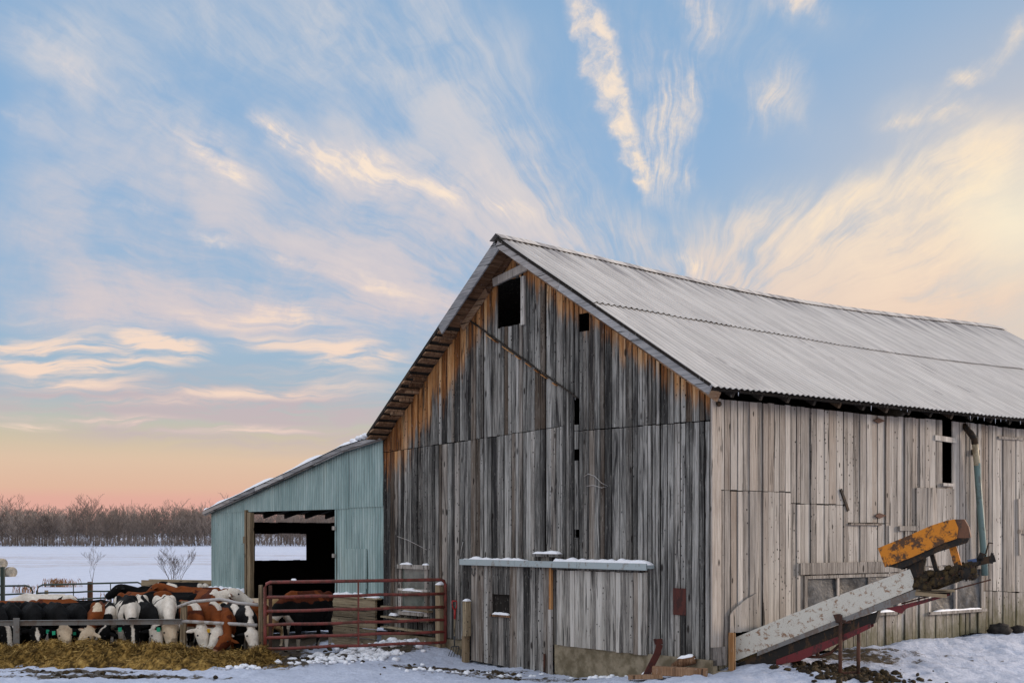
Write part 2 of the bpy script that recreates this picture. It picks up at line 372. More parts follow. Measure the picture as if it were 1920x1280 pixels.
    if moss:
        z = t.sep(oc)[2]
        mn = t.noise(t.vm('MULTIPLY', v, (6, 6, 3)), 1.0, 5.0, .7)
        y = t.sep(oc)[1]
        col = t.mix(t.m('MULTIPLY', t.step(t.m('ADD', t.m('SUBTRACT', z, t.m('MULTIPLY', t.m('SUBTRACT', mn, .5), 1.6)), t.m('MULTIPLY', y, -.07)), .72, -.05), moss), col, (.060, .058, .014, 1))
    h = t.m('ADD', t.m('MULTIPLY', grain, .6), t.m('MULTIPLY', streak, .6))
    h = t.m('SUBTRACT', h, spl)
    finish(t, col, .85, h, .7, .012, 0, .15)
    return m
GREY = [(0.0, (.009, .0085, .008)), (.26, (.034, .033, .031)), (.5, (.118, .115, .106)), (.72, (.27, .262, .242)), (1.0, (.47, .455, .42))]
PALE = [(0.0, (.020, .016, .015)), (.20, (.122, .108, .095)), (.5, (.305, .280, .252)), (.75, (.465, .435, .395)), (1.0, (.65, .615, .565))]
DOOR = [(0.0, (.010, .009, .009)), (.28, (.040, .038, .035)), (.5, (.12, .113, .104)), (.75, (.33, .315, .29)), (1.0, (.5, .48, .44))]
RDOOR = [(0.0, (.025, .022, .02)), (.22, (.12, .11, .10)), (.5, (.33, .31, .275)), (.75, (.48, .455, .41)), (1.0, (.58, .55, .50))]
ORNG = [(0.0, (.05, .018, .006)), (.3, (.20, .075, .022)), (.55, (.40, .18, .062)), (.8, (.55, .32, .15)), (1.0, (.62, .44, .26))]
BROWN = [(0.0, (.02, .010, .006)), (.3, (.10, .050, .026)), (.55, (.22, .125, .07)), (.8, (.36, .23, .14)), (1.0, (.5, .36, .24))]
PLANK = [(0.0, (.04, .03, .02)), (.3, (.14, .105, .065)), (.55, (.26, .20, .125)), (.8, (.38, .31, .20)), (1.0, (.5, .42, .3))]
M_front = wood('weathered_grey_wood', GREY, ORNG, .54, .88)
M_side = wood('pale_wood', PALE, None, .5, .22, .75, .62, False, True, (.10, .06))
M_pale = wood('pale_trim_wood', PALE, None, .5, .25, 0, .9)
M_ldoor = wood('door_wood', DOOR, None, .5, .5)
M_rdoor = wood('pale_door_wood', RDOOR, None, .5, .35)
M_orange = wood('fresh_wood', ORNG, None, .5, .3, 0, .8, False, False)
M_brown = wood('brown_wood', BROWN, None, .5, .4, 0, .8, False, False)
M_brownh = wood('brown_soffit_wood', BROWN, None, .5, .3, 0, .8, True, False)
M_plank = wood('plank_wood', PLANK, None, .5, .35, 0, .8, True)
M_trim = wood('grey_fascia_wood', [(0, (.05, .05, .055)), (.35, (.2, .2, .205)), (.7, (.40, .39, .385)), (1, (.55, .54, .53))], None, .5, .4, 0, .8, True, False)
M_post = wood('post_wood', PLANK, None, .5, .4)
M_dark = wood('dark_wood', [(0, (.006, .005, .004)), (.6, (.022, .018, .015)), (1, (.05, .04, .032))], None, .5, .2, 0, 1, False, False)

def metal(name, col, rust=(.16, .06, .02), amt=.3, rough=.55, scale=6.0, metallic=.0, dirt=None, vert=True, spots=0.0):
    m, t = mat(name)
    oc = t.n('ShaderNodeTexCoord').outputs['Object']
    n1 = t.noise(t.vm('MULTIPLY', oc, (1, 1, .45 if vert else 1)), scale, 6.0, .68, .4)
    n2 = t.noise(oc, scale*6, 4.0, .6)
    c = t.mix(t.m('MULTIPLY', n2, .6), col, tuple(q*.72 for q in col[:3])+(1,))
    c = t.mix(t.m('MULTIPLY', t.step(t.m('ADD', n1, t.m('MULTIPLY', t.m('SUBTRACT', n2, .5), .3)), .62-amt*.35, .72-amt*.3), .9), c, rust+(1,))
    if spots:
        n3 = t.noise(oc, scale*9, 3.0, .7)
        c = t.mix(t.step(n3, .60, .66), c, tuple(q*.5 for q in rust)+(1,))
    if dirt: c = t.mix(t.step(n2, .52, .72), c, dirt+(1,))
    finish(t, c, rough, n2, .15, .004, metallic, .4)
    return m
M_red = metal('red_gate_paint', (.20, .042, .032, 1), (.09, .028, .016), .45, .5, 9)
M_green = metal('dark_green_paint', (.012, .030, .022, 1), (.02, .02, .012), .3, .5, 9)
M_pipe = metal('galvanised_pipe', (.42, .40, .38, 1), (.22, .17, .13), .3, .5, 9)
M_rust = metal('rusty_steel', (.085, .032, .018, 1), (.03, .014, .008), .5, .8, 9)
M_rustred = metal('rust_red_plate', (.075, .016, .010, 1), (.03, .008, .006), .4, .8, 7)
M_white = metal('worn_white_paint', (.56, .535, .46, 1), (.20, .10, .045), .27, .6, 11, 0, None, False, 1.0)
M_greych = metal('grey_channel', (.17, .165, .155, 1), (.12, .09, .07), .4, .6, 7)
M_yellow = metal('rusty_yellow_paint', (.56, .19, .005, 1), (.016, .011, .008), .45, .55, 5, 0, None, False)
M_redp = metal('worn_red_paint', (.13, .008, .011, 1), (.03, .008, .006), .40, .55, 7)
M_black = metal('greasy_black_steel', (.012, .010, .008, 1), (.05, .026, .010), .4, .85, 8)
M_muck = metal('dried_muck', (.016, .011, .006, 1), (.055, .034, .010), .5, .95, 12)
M_gutter = metal('teal_pipe', (.13, .20, .19, 1), (.07, .08, .07), .25, .5, 4)
M_tan = metal('tan_pipe', (.42, .36, .24, 1), (.2, .15, .09), .3, .6, 6)
M_track = metal('pale_blue_track', (.34, .40, .41, 1), (.20, .19, .17), .2, .5, 6)
M_forkred = metal('red_handle_paint', (.36, .025, .02, 1), (.15, .02, .01), .2, .5, 9)

def siding():
    m, t = mat('pale_blue_corrugated_steel')
    oc = t.n('ShaderNodeTexCoord').outputs['Object']; tone = t.attr('tone'); r = t.n('ShaderNodeSeparateColor', {0: tone}).outputs[0]
    n1 = t.noise(t.vm('MULTIPLY', oc, (2.2, 2.2, .5)), 1.0, 6.0, .65, .3)
    n2 = t.noise(t.vm('MULTIPLY', oc, (22, 22, .9)), 1.0, 5.0, .7)
    c = t.mix(t.step(n1, .3, .7), (.18, .275, .27, 1), (.36, .48, .465, 1))
    c = t.mix(t.m('MULTIPLY', t.step(n2, .52, .72), .55), c, (.50, .57, .56, 1))
    c = t.mix(t.m('MULTIPLY', t.step(n2, .46, .30), .5), c, (.085, .11, .10, 1))
    ph = t.m('COSINE', t.m('MULTIPLY', t.sep(oc)[0], 2*pi/.10))
    c = t.mix(t.m('MULTIPLY', t.step(ph, .2, .9), .42), c, (.10, .135, .13, 1))  # rib shading put into the colour, darkening the recessed folds
    n3 = t.noise(t.vm('MULTIPLY', oc, (30, 30, 20)), 1.0, 3.0, .6)
    c = t.mix(t.m('MULTIPLY', t.step(n3, .66, .74), t.step(r, .3, .7)), c, (.05, .05, .035, 1))
    c = t.mix(t.m('MULTIPLY', t.step(n1, .58, .75), .3), c, (.22, .21, .10, 1))
    finish(t, c, .62, n2, .1, .003, .0, .3); return m
M_siding = siding()
def roofing():
    m, t = mat('galvanised_roofing')
    oc = t.n('ShaderNodeTexCoord').outputs['Object']
    x, y, z = t.sep(oc)
    n1 = t.noise(t.vm('MULTIPLY', oc, (.7, 6.0, .7)), 1.0, 5.0, .6, .2)
    n2 = t.noise(oc, 1.3, 5.0, .65)
    n3 = t.noise(t.vm('MULTIPLY', oc, (3, 30, 3)), 1.0, 4.0, .6)
    c = t.mix(t.step(n1, .3, .7), (.45, .415, .375, 1), (.62, .575, .52, 1))
    c = t.mix(t.m('MULTIPLY', t.step(n3, .5, .7), .25), c, (.62, .60, .57, 1))
    # shade of the corrugation painted into the colour, darker in the valleys
    ph = t.m('COSINE', t.m('MULTIPLY', y, 2*pi/.125))
    c = t.mix(t.m('MULTIPLY', t.step(ph, .1, -.9), .30), c, (.20, .185, .17, 1))
    # sheet joints, each sheet a little different
    sh = t.n('ShaderNodeTexWhiteNoise', {'W': t.m('FLOOR', t.m('DIVIDE', y, .61))}, noise_dimensions='1D').outputs[0]
    c = t.mix(t.m('MULTIPLY', sh, .10), c, (.30, .28, .27, 1))
    # rust streaks
    rs = t.noise(t.vm('MULTIPLY', oc, (.30, 4.5, .30)), 1.0, 4.0, .55, .3)
    n4 = t.noise(oc, 2.1, 2.0, .5)
    c = t.mix(t.m('MULTIPLY', t.m('MULTIPLY', t.step(rs, .58, .70), t.step(n4, .50, .60)), .35), c, (.085, .07, .075, 1))
    c = t.mix(t.m('MULTIPLY', t.m('MULTIPLY', t.step(x, -3.3, -4.5), t.step(rs, .42, .62)), .75), c, (.14, .125, .125, 1))
    finish(t, c, .55, None, metal=.15, spec=.4); return m
M_roof = roofing()
def simple(name, col, rough=.8, spec=.3, noise_=None, col2=None, bs=.3, bd=.01, metal_=0.0):
    m, t = mat(name); c = col; h = None
    if noise_:
        oc = t.n('ShaderNodeTexCoord').outputs['Object']; h = t.noise(oc, noise_, 6.0, .65)
        c = t.mix(t.step(h, .35, .65), col, col2)
    finish(t, c, rough, h, bs, bd, metal_, spec); return m
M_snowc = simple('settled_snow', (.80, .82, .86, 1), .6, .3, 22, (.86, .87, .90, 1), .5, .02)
M_conc = simple('old_concrete', (.13, .105, .065, 1), .9, .2, 5, (.27, .225, .155, 1), .5, .02)
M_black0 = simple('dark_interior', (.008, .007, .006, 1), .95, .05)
M_glass = simple('milky_plastic_pane', (.016, .019, .022, 1), .35, .12, 2.6, (.11, .115, .12, 1), .4, .05)  # milky plastic, with paler blotches painted in as glare
M_pane = simple('dim_window_pane', (.07, .085, .075, 1), .25, .5, 4, (.15, .17, .15, 1), .2, .01)
M_rock = simple('dark_rock', (.012, .011, .011, 1), .9, .2, 7, (.04, .035, .03, 1), .6, .05)
M_ice = simple('icicle_ice', (.7, .74, .78, 1), .15, .5)
def twig_mat():
    m, t = mat('winter_twigs'); oi = t.n('ShaderNodeObjectInfo').outputs['Random']; oc = t.n('ShaderNodeTexCoord').outputs['Object']
    n = t.noise(oc, .25, 3.0, .6)
    c = t.ramp(t.m('ADD', t.m('MULTIPLY', oi, .6), t.m('MULTIPLY', n, .4)), [(.15, (.085, .068, .06)), (.5, (.17, .138, .12)), (.85, (.36, .305, .265))])
    finish(t, c, .9, None, spec=.1); return m
M_twig = twig_mat()
M_twig2 = simple('dark_twigs', (.05, .038, .034, 1), .9, .1, 3, (.10, .08, .07, 1))
M_trunk = simple('bark', (.085, .065, .055, 1), .9, .1, 2, (.20, .165, .14, 1))
M_weed = simple('dry_weeds', (.16, .075, .035, 1), .9, .1, 3, (.30, .17, .085, 1))
M_bale = simple('hay_bale', (.27, .23, .17, 1), .95, .1, 6, (.40, .36, .29, 1), .6, .05)
M_tagg = simple('green_ear_tag', (.02, .42, .24, 1), .5, .3)
M_tagy = simple('yellow_ear_tag', (.55, .30, .01, 1), .5, .3)
M_eye = simple('cow_eye', (.006, .005, .005, 1), .2, .5)
M_steel = simple('dark_steel', (.04, .04, .042, 1), .5, .4)
def hay_mat():
    m, t = mat('loose_hay'); oc = t.n('ShaderNodeTexCoord').outputs['Object']; tone = t.attr('tone'); r, g, b = t.n('ShaderNodeSeparateColor', {0: tone}).outputs[:3]
    n = t.noise(oc, 5.0, 6.0, .7)
    c = t.ramp(t.m('ADD', t.m('MULTIPLY', r, .45), t.m('SUBTRACT', t.m('MULTIPLY', n, 1.2), .30)), [(.1, (.014, .008, .003)), (.38, (.085, .052, .015)), (.62, (.30, .185, .052)), (1, (.62, .43, .15))])
    finish(t, c, .95, n, .6, .03, 0, .1); return m
M_hay = hay_mat()
def cow_mat():
    m, t = mat('cow_coat'); oc = t.n('ShaderNodeTexCoord').outputs['Object']
    n = t.noise(oc, 55.0, 4.0, .7); n2 = t.noise(oc, 9.0, 4.0, .6)
    c = t.mix(1.0, t.attr('tone'), t.ramp(t.m('ADD', t.m('MULTIPLY', n, .5), t.m('MULTIPLY', n2, .5)), [(.3, (.62, .58, .52)), (.7, (1.12, 1.1, 1.08))]), 'MULTIPLY')
    finish(t, c, .85, n, .8, .016, 0, .08); return m
M_cow = cow_mat()
def snow_ground_mat():
    m, t = mat('snow_ground'); oc = t.n('ShaderNodeTexCoord').outputs['Object']
    x, y, z = t.sep(oc)
    dirt = t.attr('under', 'Fac')
    n1 = t.noise(oc, 3.5, 6.0, .68, .3); n2 = t.noise(oc, 16.0, 5.0, .7); n3 = t.noise(oc, .8, 4.0, .6)
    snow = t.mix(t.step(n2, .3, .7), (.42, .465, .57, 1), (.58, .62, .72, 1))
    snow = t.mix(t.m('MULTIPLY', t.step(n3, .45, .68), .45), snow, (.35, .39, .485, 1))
    tr = t.noise(t.vm('MULTIPLY', oc, (.9, 5.0, 1)), 1.0, 5.0, .65)
    # stubble showing through the far field in bands
    far = t.step(y, 70, 120)
    band = t.noise(t.vm('MULTIPLY', oc, (.012, .10, 0)), 1.0, 3.0, .5)
    rows = t.noise(t.vm('MULTIPLY', oc, (.25, .9, 0)), 1.0, 5.0, .75)
    far = t.m('MULTIPLY', t.step(y, 175, 215), t.step(y, 330, 270))
    stub = t.m('MULTIPLY', far, t.m('MULTIPLY', t.step(band, .44, .58), t.step(rows, .45, .60)))
    snow = t.mix(t.m('MULTIPLY', stub, .8), snow, (.28, .21, .18, 1))
    thr = t.m('ADD', t.m('MULTIPLY', n1, .95), t.m('MULTIPLY', n2, .55))
    f = t.step(t.m('ADD', dirt, t.m('SUBTRACT', thr, 1.13)), .0, .12)
    dc = t.ramp(n2, [(.25, (.016, .012, .009)), (.5, (.05, .036, .020)), (.75, (.12, .085, .045))])
    # straw-yellow muck where there is most dirt
    slush = t.m('MULTIPLY', t.step(t.m('ADD', dirt, t.m('SUBTRACT', tr, .78)), .0, .3), .45)
    snow = t.mix(slush, snow, (.20, .20, .215, 1))
    c = t.mix(f, snow, dc)
    h = t.m('ADD', t.m('MULTIPLY', n1, 1.0), t.m('MULTIPLY', n2, .45))
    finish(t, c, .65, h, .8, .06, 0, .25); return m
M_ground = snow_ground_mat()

# ================================================================== GROUND
random.seed(5)
def dirt_at(X, Y):
    d = 0.0
    def g(px, py, rx, ry, a, Yd=None):
        nonlocal d
        p = at(px, py, Yd) if Yd else at(px, py, CZ*F/(py-HZ))
        d += a*math.exp(-((X-p.x)/rx)**2-((Y-p.y)/ry)**2)
    d += .74*ss(-3.6, -4.4, X)*ss(22.9, 23.5, Y)*ss(34.5, 31, Y)         # trampled yard
    d += .42*ss(1.1, .3, abs(Y-22.2))*ss(-3.0, -4.3, X)                  # chaff round the hay
    g(560, 1240, .9, .8, .35); g(650, 1228, 1.1, .9, .55); g(735, 1205, 1.0, .6, .5, 24.2); g(860, 1247, 1.7, .8, .55); g(960, 1262, 1.4, .5, .40)
    g(130, 1260, 1.3, .35, .5); g(250, 1268, 1.2, .35, .5); g(60, 1268, .7, .2, .3); g(380, 1272, .8, .2, .25)
    g(1590, 1268, .9, .9, .42); g(1500, 1250, .5, .6, .25); g(1060, 1268, .8, .3, .2)
    g(1800, 1250, 2.2, 1.0, .20); g(1700, 1262, 1.2, .5, .16)
    g(1840, 1210, 1.0, .5, .12, 22.0)
    d += .10*ss(21.6, 20.2, Y)+.10*max(0, sin(Y*7.0+.4*sin(X*.7)))*ss(23, 21, Y)
    return min(d, .75)
def axis(vals):
    out = [vals[0][0]]
    for a, b, st in vals:
        n = max(1, int(round((b-a)/st))); out += [a+(b-a)*(i+1)/n for i in range(n)]
    return out
xs = axis([(-2500, -600, 240), (-600, -100, 50), (-100, -30, 5), (-30, -11, 1.0), (-11, 10.5, .075), (10.5, 40, 1.6), (40, 200, 20), (200, 2500, 230)])
ys = axis([(-60, 10, 7), (10, 17.5, .5), (17.5, 26.5, .075), (26.5, 40, .5), (40, 110, 3), (110, 420, 10), (420, 1000, 60), (1000, 3000, 250)])
g = MB(); vs, us = [], []
for Y in ys:
    for X in xs:
        z = gz(X, Y); dd = 0.0
        near = 10 < Y < 60 and abs(X) < 14
        if near:
            dd = dirt_at(X, Y)
            n1 = mnoise.fractal(Vector((X*1.1, Y*1.1, 0)), 1.0, 2.0, 4); n2 = mnoise.fractal(Vector((X*6, Y*6, 3.1)), .9, 2.0, 3)
            vd = mnoise.voronoi(Vector((X*4.2, Y*4.2, 0)))[0][0]
            z += .035*n1+(.026+.05*dd)*n2-.045*(1-ss(.10, .34, vd))*ss(-.1, .2, n1+.25)
            lx, ly = w2b(X, Y)
            if -.6 < ly < 9 and 0 < lx < 1.2: z += .03*n1
        elif Y > 40: z += .12*mnoise.noise(Vector((X*.03, Y*.03, 0)))*min(1, Y/150)*3
        vs.append((X, Y, z)); us.append(dd)
nx, ny = len(xs), len(ys)
fs = [(j*nx+i, j*nx+i+1, (j+1)*nx+i+1, (j+1)*nx+i) for j in range(ny-1) for i in range(nx-1)]
g.add(vs, fs, (.5, .5, .5), us, True)
tag(g.build('ground', M_ground), kind='structure')

# ================================================================== BARN
random.seed(11)
barn = empty('barn', (C0[0], C0[1], 0), BROT, 'weathered grey wooden barn with a corrugated metal gable roof', 'barn')
RIDGE, REAVE, LEAVE = (-4.568, 7.302), (.40, 4.326), (-8.76, 4.171)
LEN = 15.4
def sag(t): return -.21*sin(pi*min(1, max(0, (t+.4)/LEN)))**1.3
def roof_z(x):
    if x >= RIDGE[0]: return RIDGE[1]+(x-RIDGE[0])*(REAVE[1]-RIDGE[1])/(REAVE[0]-RIDGE[0])
    return RIDGE[1]+(x-RIDGE[0])*(LEAVE[1]-RIDGE[1])/(LEAVE[0]-RIDGE[0])

def boards(mb, u0, u1, zb, zt, cuts, holes, fn, wid, thick=.024, und=None, keep=(), jit=.008, gap=.007, uscale=None):
    fix = sorted({u0, u1, *[h[0] for h in holes], *[h[1] for h in holes], *keep})
    fix = [q for q in fix if u0 <= q <= u1]
    edges = [fix[0]]
    for a, b in zip(fix, fix[1:]):
        p = a
        while b-p > wid[1]*1.5:
            p += random.uniform(*wid); edges.append(p)
        if b-p > wid[1]: edges.append((p+b)/2)
        edges.append(b)
    for a, b in zip(edges, edges[1:]):
        if b-a < .012: continue
        c = (a+b)/2
        a_, b_ = a+gap*random.uniform(.15, 1.0)*.5, b-gap*random.uniform(.15, 1.0)*.5
        lv = [(zb(a_), zb(b_))]
        for lo, hi, f in cuts:
            if lo <= c <= hi: lv.append((f(a_), f(b_)))
        lv.append((zt(a_), zt(b_)))
        lv = [lv[0]]+sorted(lv[1:-1], key=lambda q: q[0]+q[1])+[lv[-1]]
        pcs = []
        for q0, q1 in zip(lv, lv[1:]):
            if (q1[0]+q1[1]) <= (q0[0]+q0[1])+.02: continue
            seg = [(q0, q1)]
            for h0, h1, z0, z1 in holes:
                if c > h0 and c < h1:
                    ns = []
                    for s0, s1 in seg:
                        m0, m1 = (s0[0]+s0[1])/2, (s1[0]+s1[1])/2
                        if z1 <= m0 or z0 >= m1: ns.append((s0, s1)); continue
                        if z0 > m0+.03: ns.append((s0, (z0, z0)))
                        if z1 < m1-.03: ns.append(((z1, z1), s1))
                    seg = ns
            pcs += seg
        base = random.uniform(-jit, jit)
        tone = (random.random(), random.random(), random.random())
        for s0, s1 in pcs:
            d = base+random.uniform(-.003, .003)
            if random.random() < .6: tone = (random.random(), random.random(), random.random())
            e0 = random.uniform(0, .014); e1 = random.uniform(0, .014)
            tilt = random.uniform(-.004, .004)
            P = [(a_, d, s0[0]+e0), (b_, d+tilt, s0[1]+e0), (b_, d+thick, s0[1]+e0), (a_, d+thick, s0[0]+e0),
                 (a_, d, s1[0]-e1), (b_, d+tilt, s1[1]-e1), (b_, d+thick, s1[1]-e1), (a_, d+thick, s1[0]-e1)]
            if und:
                un = [und(q[0], q[2]) for q in P]
            else: un = None
            mb.hexa([fn(*q) for q in P], tone, un)

GF = lambda u, d, z: (u, d-.024, z)            # gable wall faces -y
SF = lambda u, d, z: (.024-d, u, z)            # long wall faces +x
# ---- gable wall
x720 = -8.80
s1a, s1b = fr(722, 848), fr(1052, 800)
s2a, s2b = fr(1080, 808), fr(1333, 788)
dg0, dg1 = fr(866, 590), fr(1086, 748)
ln = lambda a, b: (lambda u: a[1]+(b[1]-a[1])*(u-a[0])/(b[0]-a[0]))
hayd = (fr(934, 560)[0], fr(981, 560)[0], 5.86, 6.66)
hole2 = (fr(1087, 600)[0], fr(1106, 600)[0], fr(1096, 621)[1], fr(1096, 588)[1])
def sq(px, py, w, h):
    a = fr(px-w/2, py); b = fr(px+w/2, py); return (a[0], b[0], fr(px, py+h/2)[1], fr(px, py-h/2)[1])
holes = [hayd, hole2, sq(1083, 853, 9, 20), sq(1084, 999, 8, 14), sq(1083, 772, 9, 46),
         sq(1277, 1127, 22, 48), sq(781, 1102, 46, 74)]
xd0, xd1 = fr(872, 1100)[0], fr(1212, 1100)[0]
def gz_b(u):
    return float(np.interp(u, [-8.9, -6.2, -6.1, -3.5, -3.45, -1.3, 0], [.30, .26, .33, .35, .36, .36, .30]))
top = lambda u: roof_z(u)-.10
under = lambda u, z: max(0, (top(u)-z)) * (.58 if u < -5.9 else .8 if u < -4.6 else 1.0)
gw = MB()
boards(gw, x720, -.02, gz_b, top,
       [(s1a[0]-.2, -3.30, ln(s1a, s1b)), (-3.05, 0, ln(s2a, s2b)), (dg0[0], dg1[0], ln(dg0, dg1))],
       holes, GF, (.09, .17), und=under, keep=(RIDGE[0], fr(885, 800)[0], fr(1057, 900)[0], fr(1070, 900)[0], fr(1103, 900)[0], fr(1240, 900)[0], fr(1265, 1100)[0]), jit=.014, gap=.034)
gw.build('plank_wall', M_front, barn)
# frames round the gable openings
fm = MB()
fm.beam((hayd[0]-.05, -.06, hayd[3]+.01), (hayd[1]+.20, -.065, hayd[3]+.15), .14, .05, (0, -1, 0))
fm.beam((hayd[1]+.05, -.04, hayd[2]-.04), (hayd[1]+.05, -.04, hayd[3]+.0), .10, .04, (0, -1, 0))
o = fm.build('hay_door_frame', M_pale, barn)
o = MB(); o.beam((dg0[0]-.1, -.038, dg0[1]+.08), (dg1[0], -.038, dg1[1]+.02), .016, .05, (0, -1, 0)); o.build('flashing_strip', M_dark, barn)
# left-over sliver of light wood in the seam
o = MB()
for i in range(9):
    a = .25+.62*i/9+random.uniform(-.02, .02); b = a+random.uniform(.02, .07)
    q = lambda k: (dg0[0]+(dg1[0]-dg0[0])*k, -.045, dg0[1]+(dg1[1]-dg0[1])*k-.02)
    o = MB(); o.beam(q(a), q(b), .012, random.uniform(.03, .07), (0, -1, 0)); o.build('wood_splinter', M_orange, barn)
# corner boards, frieze and fascia
o = MB()
o.box((-.0, -.03, .36), (.035, .16, 4.2)); o.box((.0, -.032, .28), (.05, .26, .55))
o.build('corner_board', M_pale, barn)
o = MB()
def slope_beam(mb, xa, xb, dz, y, w, h, n=6):
    for i in range(n):
        a = xa+(xb-xa)*i/n; b = xa+(xb-xa)*(i+1)/n-.004*(1 if xb > xa else -1)
        mb.beam((a, y, roof_z(a)+dz), (b, y, roof_z(b)+dz), w, h, (0, 0, 1))
slope_beam(o, RIDGE[0]+.02, .18, -.26, -.055, .035, .15, 4); slope_beam(o, RIDGE[0]-.02, -6.1, -.17, -.055, .035, .13, 2)
o.build('frieze_board', M_brownh, barn)
o = MB()
slope_beam(o, RIDGE[0]+.01, REAVE[0]-.03, -.085, -.435, .03, .14, 3); slope_beam(o, RIDGE[0]-.01, -6.25, -.12, -.435, .03, .20, 1)
o.build('barge_board', M_trim, barn)
o = MB(); slope_beam(o, RIDGE[0]+.01, REAVE[0]-.02, -.008, -.448, .03, .04, 5); o.build('verge_strip', M_dark, barn)
o = MB()
slope_beam(o, RIDGE[0]-.02, -6.2, -.075, -.22, .40, .03, 1); slope_beam(o, RIDGE[0]+.02, REAVE[0]-.05, -.075, -.22, .40, .03, 1)
o.build('soffit', M_brownh, barn)
# exposed sheathing ends under the left verge
o = MB()
x = -6.28
while x > -8.72:
    w = random.uniform(.10, .17)
    z = roof_z(x-w/2)
    e = random.uniform(-.05, .04)
    o.beam((x, -.22+e/2, z-.055), (x-w, -.22+e/2, roof_z(x-w)-.055), .40+abs(e), .028, (0, 0, 1))
    if random.random() < .55:
        o.beam((x-.02, -.16, z-.105), (x-.09, -.16, roof_z(x-.09)-.105), .28, .05, (0, 0, 1))
    x -= w+random.uniform(.01, .05)
o.build('roof_sheathing', M_brown, barn)
o = MB(); slope_beam(o, -6.15, -8.75, -.025, -.425, .03, .06, 7); o.build('verge_board', M_dark, barn)

# ---- long wall
lw = MB()
slot = (sdw(1765, 850)[0], sdw(1784, 850)[0], sdw(1775, 905)[1], sdw(1775, 788)[1])
w1 = (sdw(1508, 1110)[0], sdw(1682, 1110)[0], sdw(1600, 1152)[1]+.02, sdw(1600, 1076)[1])
w2 = (sdw(1740, 1110)[0], sdw(1838, 1110)[0], sdw(1790, 1143)[1], sdw(1790, 1062)[1])
pit = (sdw(1368, 1200)[0], sdw(1418, 1200)[0], .10, sdw(1390, 1183)[1])
c1 = sdw(1335, 918)[1]; c2 = sdw(1535, 945)[1]
tb1, tb2 = sdw(1482, 930)[0], sdw(1588, 945)[0]
hz0 = sdw(1588, 980); hz1 = sdw(1712, 915)
LWL = 15.0
boards(lw, .02, LWL, lambda u: gz(*b2w(.0, u))-.02+.05*sin(u*3), lambda u: 4.195+.012*sin(u*1.3),
       [(0, tb1, lambda u: c1), (tb1, tb2, lambda u: c2), (tb2, sdw(1665, 985)[0], lambda u: hz0[1]), (sdw(1715, 920)[0], slot[1]+.05, lambda u: hz1[1]-.02), (slot[1]+.06, LWL, lambda u: 1.15+.03*sin(u*2))],
       [slot, w1, w2, pit], SF, (.10, .20), keep=(tb1, tb2, sdw(1665, 985)[0], sdw(1715, 920)[0], sdw(1798, 900)[0], sdw(1858, 900)[0]), jit=.013, gap=.030)
lw.build('plank_wall', M_side, barn)
# back walls
bw = MB()
boards(bw, -16.5, 0, lambda u: 0, lambda u: (roof_z(u)-.12 if u > -8.8 else 4.1+(u+8.8)*.18), [], [], lambda u, d, z: (u, LWL+d, z), (.2, .3))
boards(bw, 0.1, LWL, lambda u: 0, lambda u: 3.6, [], [], lambda u, d, z: (-8.83+d, u, z), (.2, .3), gap=.0, jit=0.0)
bw.build('rear_planking', M_dark, barn)
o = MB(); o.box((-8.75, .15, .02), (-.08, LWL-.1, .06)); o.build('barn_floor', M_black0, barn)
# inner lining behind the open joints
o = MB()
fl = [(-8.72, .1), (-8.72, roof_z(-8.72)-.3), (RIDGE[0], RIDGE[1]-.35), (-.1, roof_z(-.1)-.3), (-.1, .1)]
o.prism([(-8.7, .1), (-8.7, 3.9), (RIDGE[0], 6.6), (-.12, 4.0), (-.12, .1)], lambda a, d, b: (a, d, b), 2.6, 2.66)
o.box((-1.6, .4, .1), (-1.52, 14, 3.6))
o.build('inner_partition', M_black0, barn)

# ---- roof
def corr_slope(name, xa, za, xb, zb, y0, y1, v0, v1, lift, pitch=.125, amp=.013, seg=8, rows=6, sagged=True, bend=0.0):
    mb = MB(); n = int((y1-y0)/pitch*seg)+1
    L = math.hypot(xb-xa, zb-za); nx_, nz_ = -(zb-za)/L, (xb-xa)/L
    if nz_ < 0: nx_, nz_ = -nx_, -nz_
    vv, ff = [], []
    for j in range(rows+1):
        v = v0+(v1-v0)*j/rows
        for i in range(n):
            y = y0+(y1-y0)*i/(n-1)
            h = amp*cos(2*pi*y/pitch)+lift+.012*mnoise.noise(Vector((v*3+xa, y*.6, 7)))
            if j == rows or j == 0: h += .010*mnoise.noise(Vector((v*9, y*1.9, 2)))
            e = (.03*mnoise.noise(Vector((y*1.3, 0, v)))+.012*mnoise.noise(Vector((math.floor(y/.66)*7.3, 1, v)))) if j in (0, rows) and 0 < v < 1.01 else 0
            vb = v+e/L
            z = za+(zb-za)*vb+(sag(y)*(1-vb) if sagged else 0)
            vv.append((xa+(xb-xa)*vb+nx_*h, y, z+nz_*h))
    for j in range(rows):
        for i in range(n-1): ff.append((j*n+i, j*n+i+1, (j+1)*n+i+1, (j+1)*n+i))
    mb.add(vv, ff, None, None, True); return mb
VL = .495
corr_slope('', *RIDGE, *REAVE, -.46, LEN+.05, 0.0, VL, .034).build('roof_sheet', M_roof, barn)
corr_slope('', *RIDGE, *REAVE, -.46, LEN+.05, VL-.03, 1.012, .012).build('roof_sheet', M_roof, barn)
corr_slope('', *RIDGE, *LEAVE, -.44, LEN+.05, 0.0, 1.0, .016, seg=4).build('roof_sheet', M_roof, barn)
o = MB()
def rc(u, v):
    y = -.47+(LEN+.54)*u; k = (v-.5)*2
    return (RIDGE[0]+k*.17, y, RIDGE[1]+sag(y)+.075-abs(k)*.17*.62+.008*mnoise.noise(Vector((y*2, k, 0))))
o.grid(120, 5, rc, smooth=False); rcap = o.build('ridge_cap', M_roof, barn)
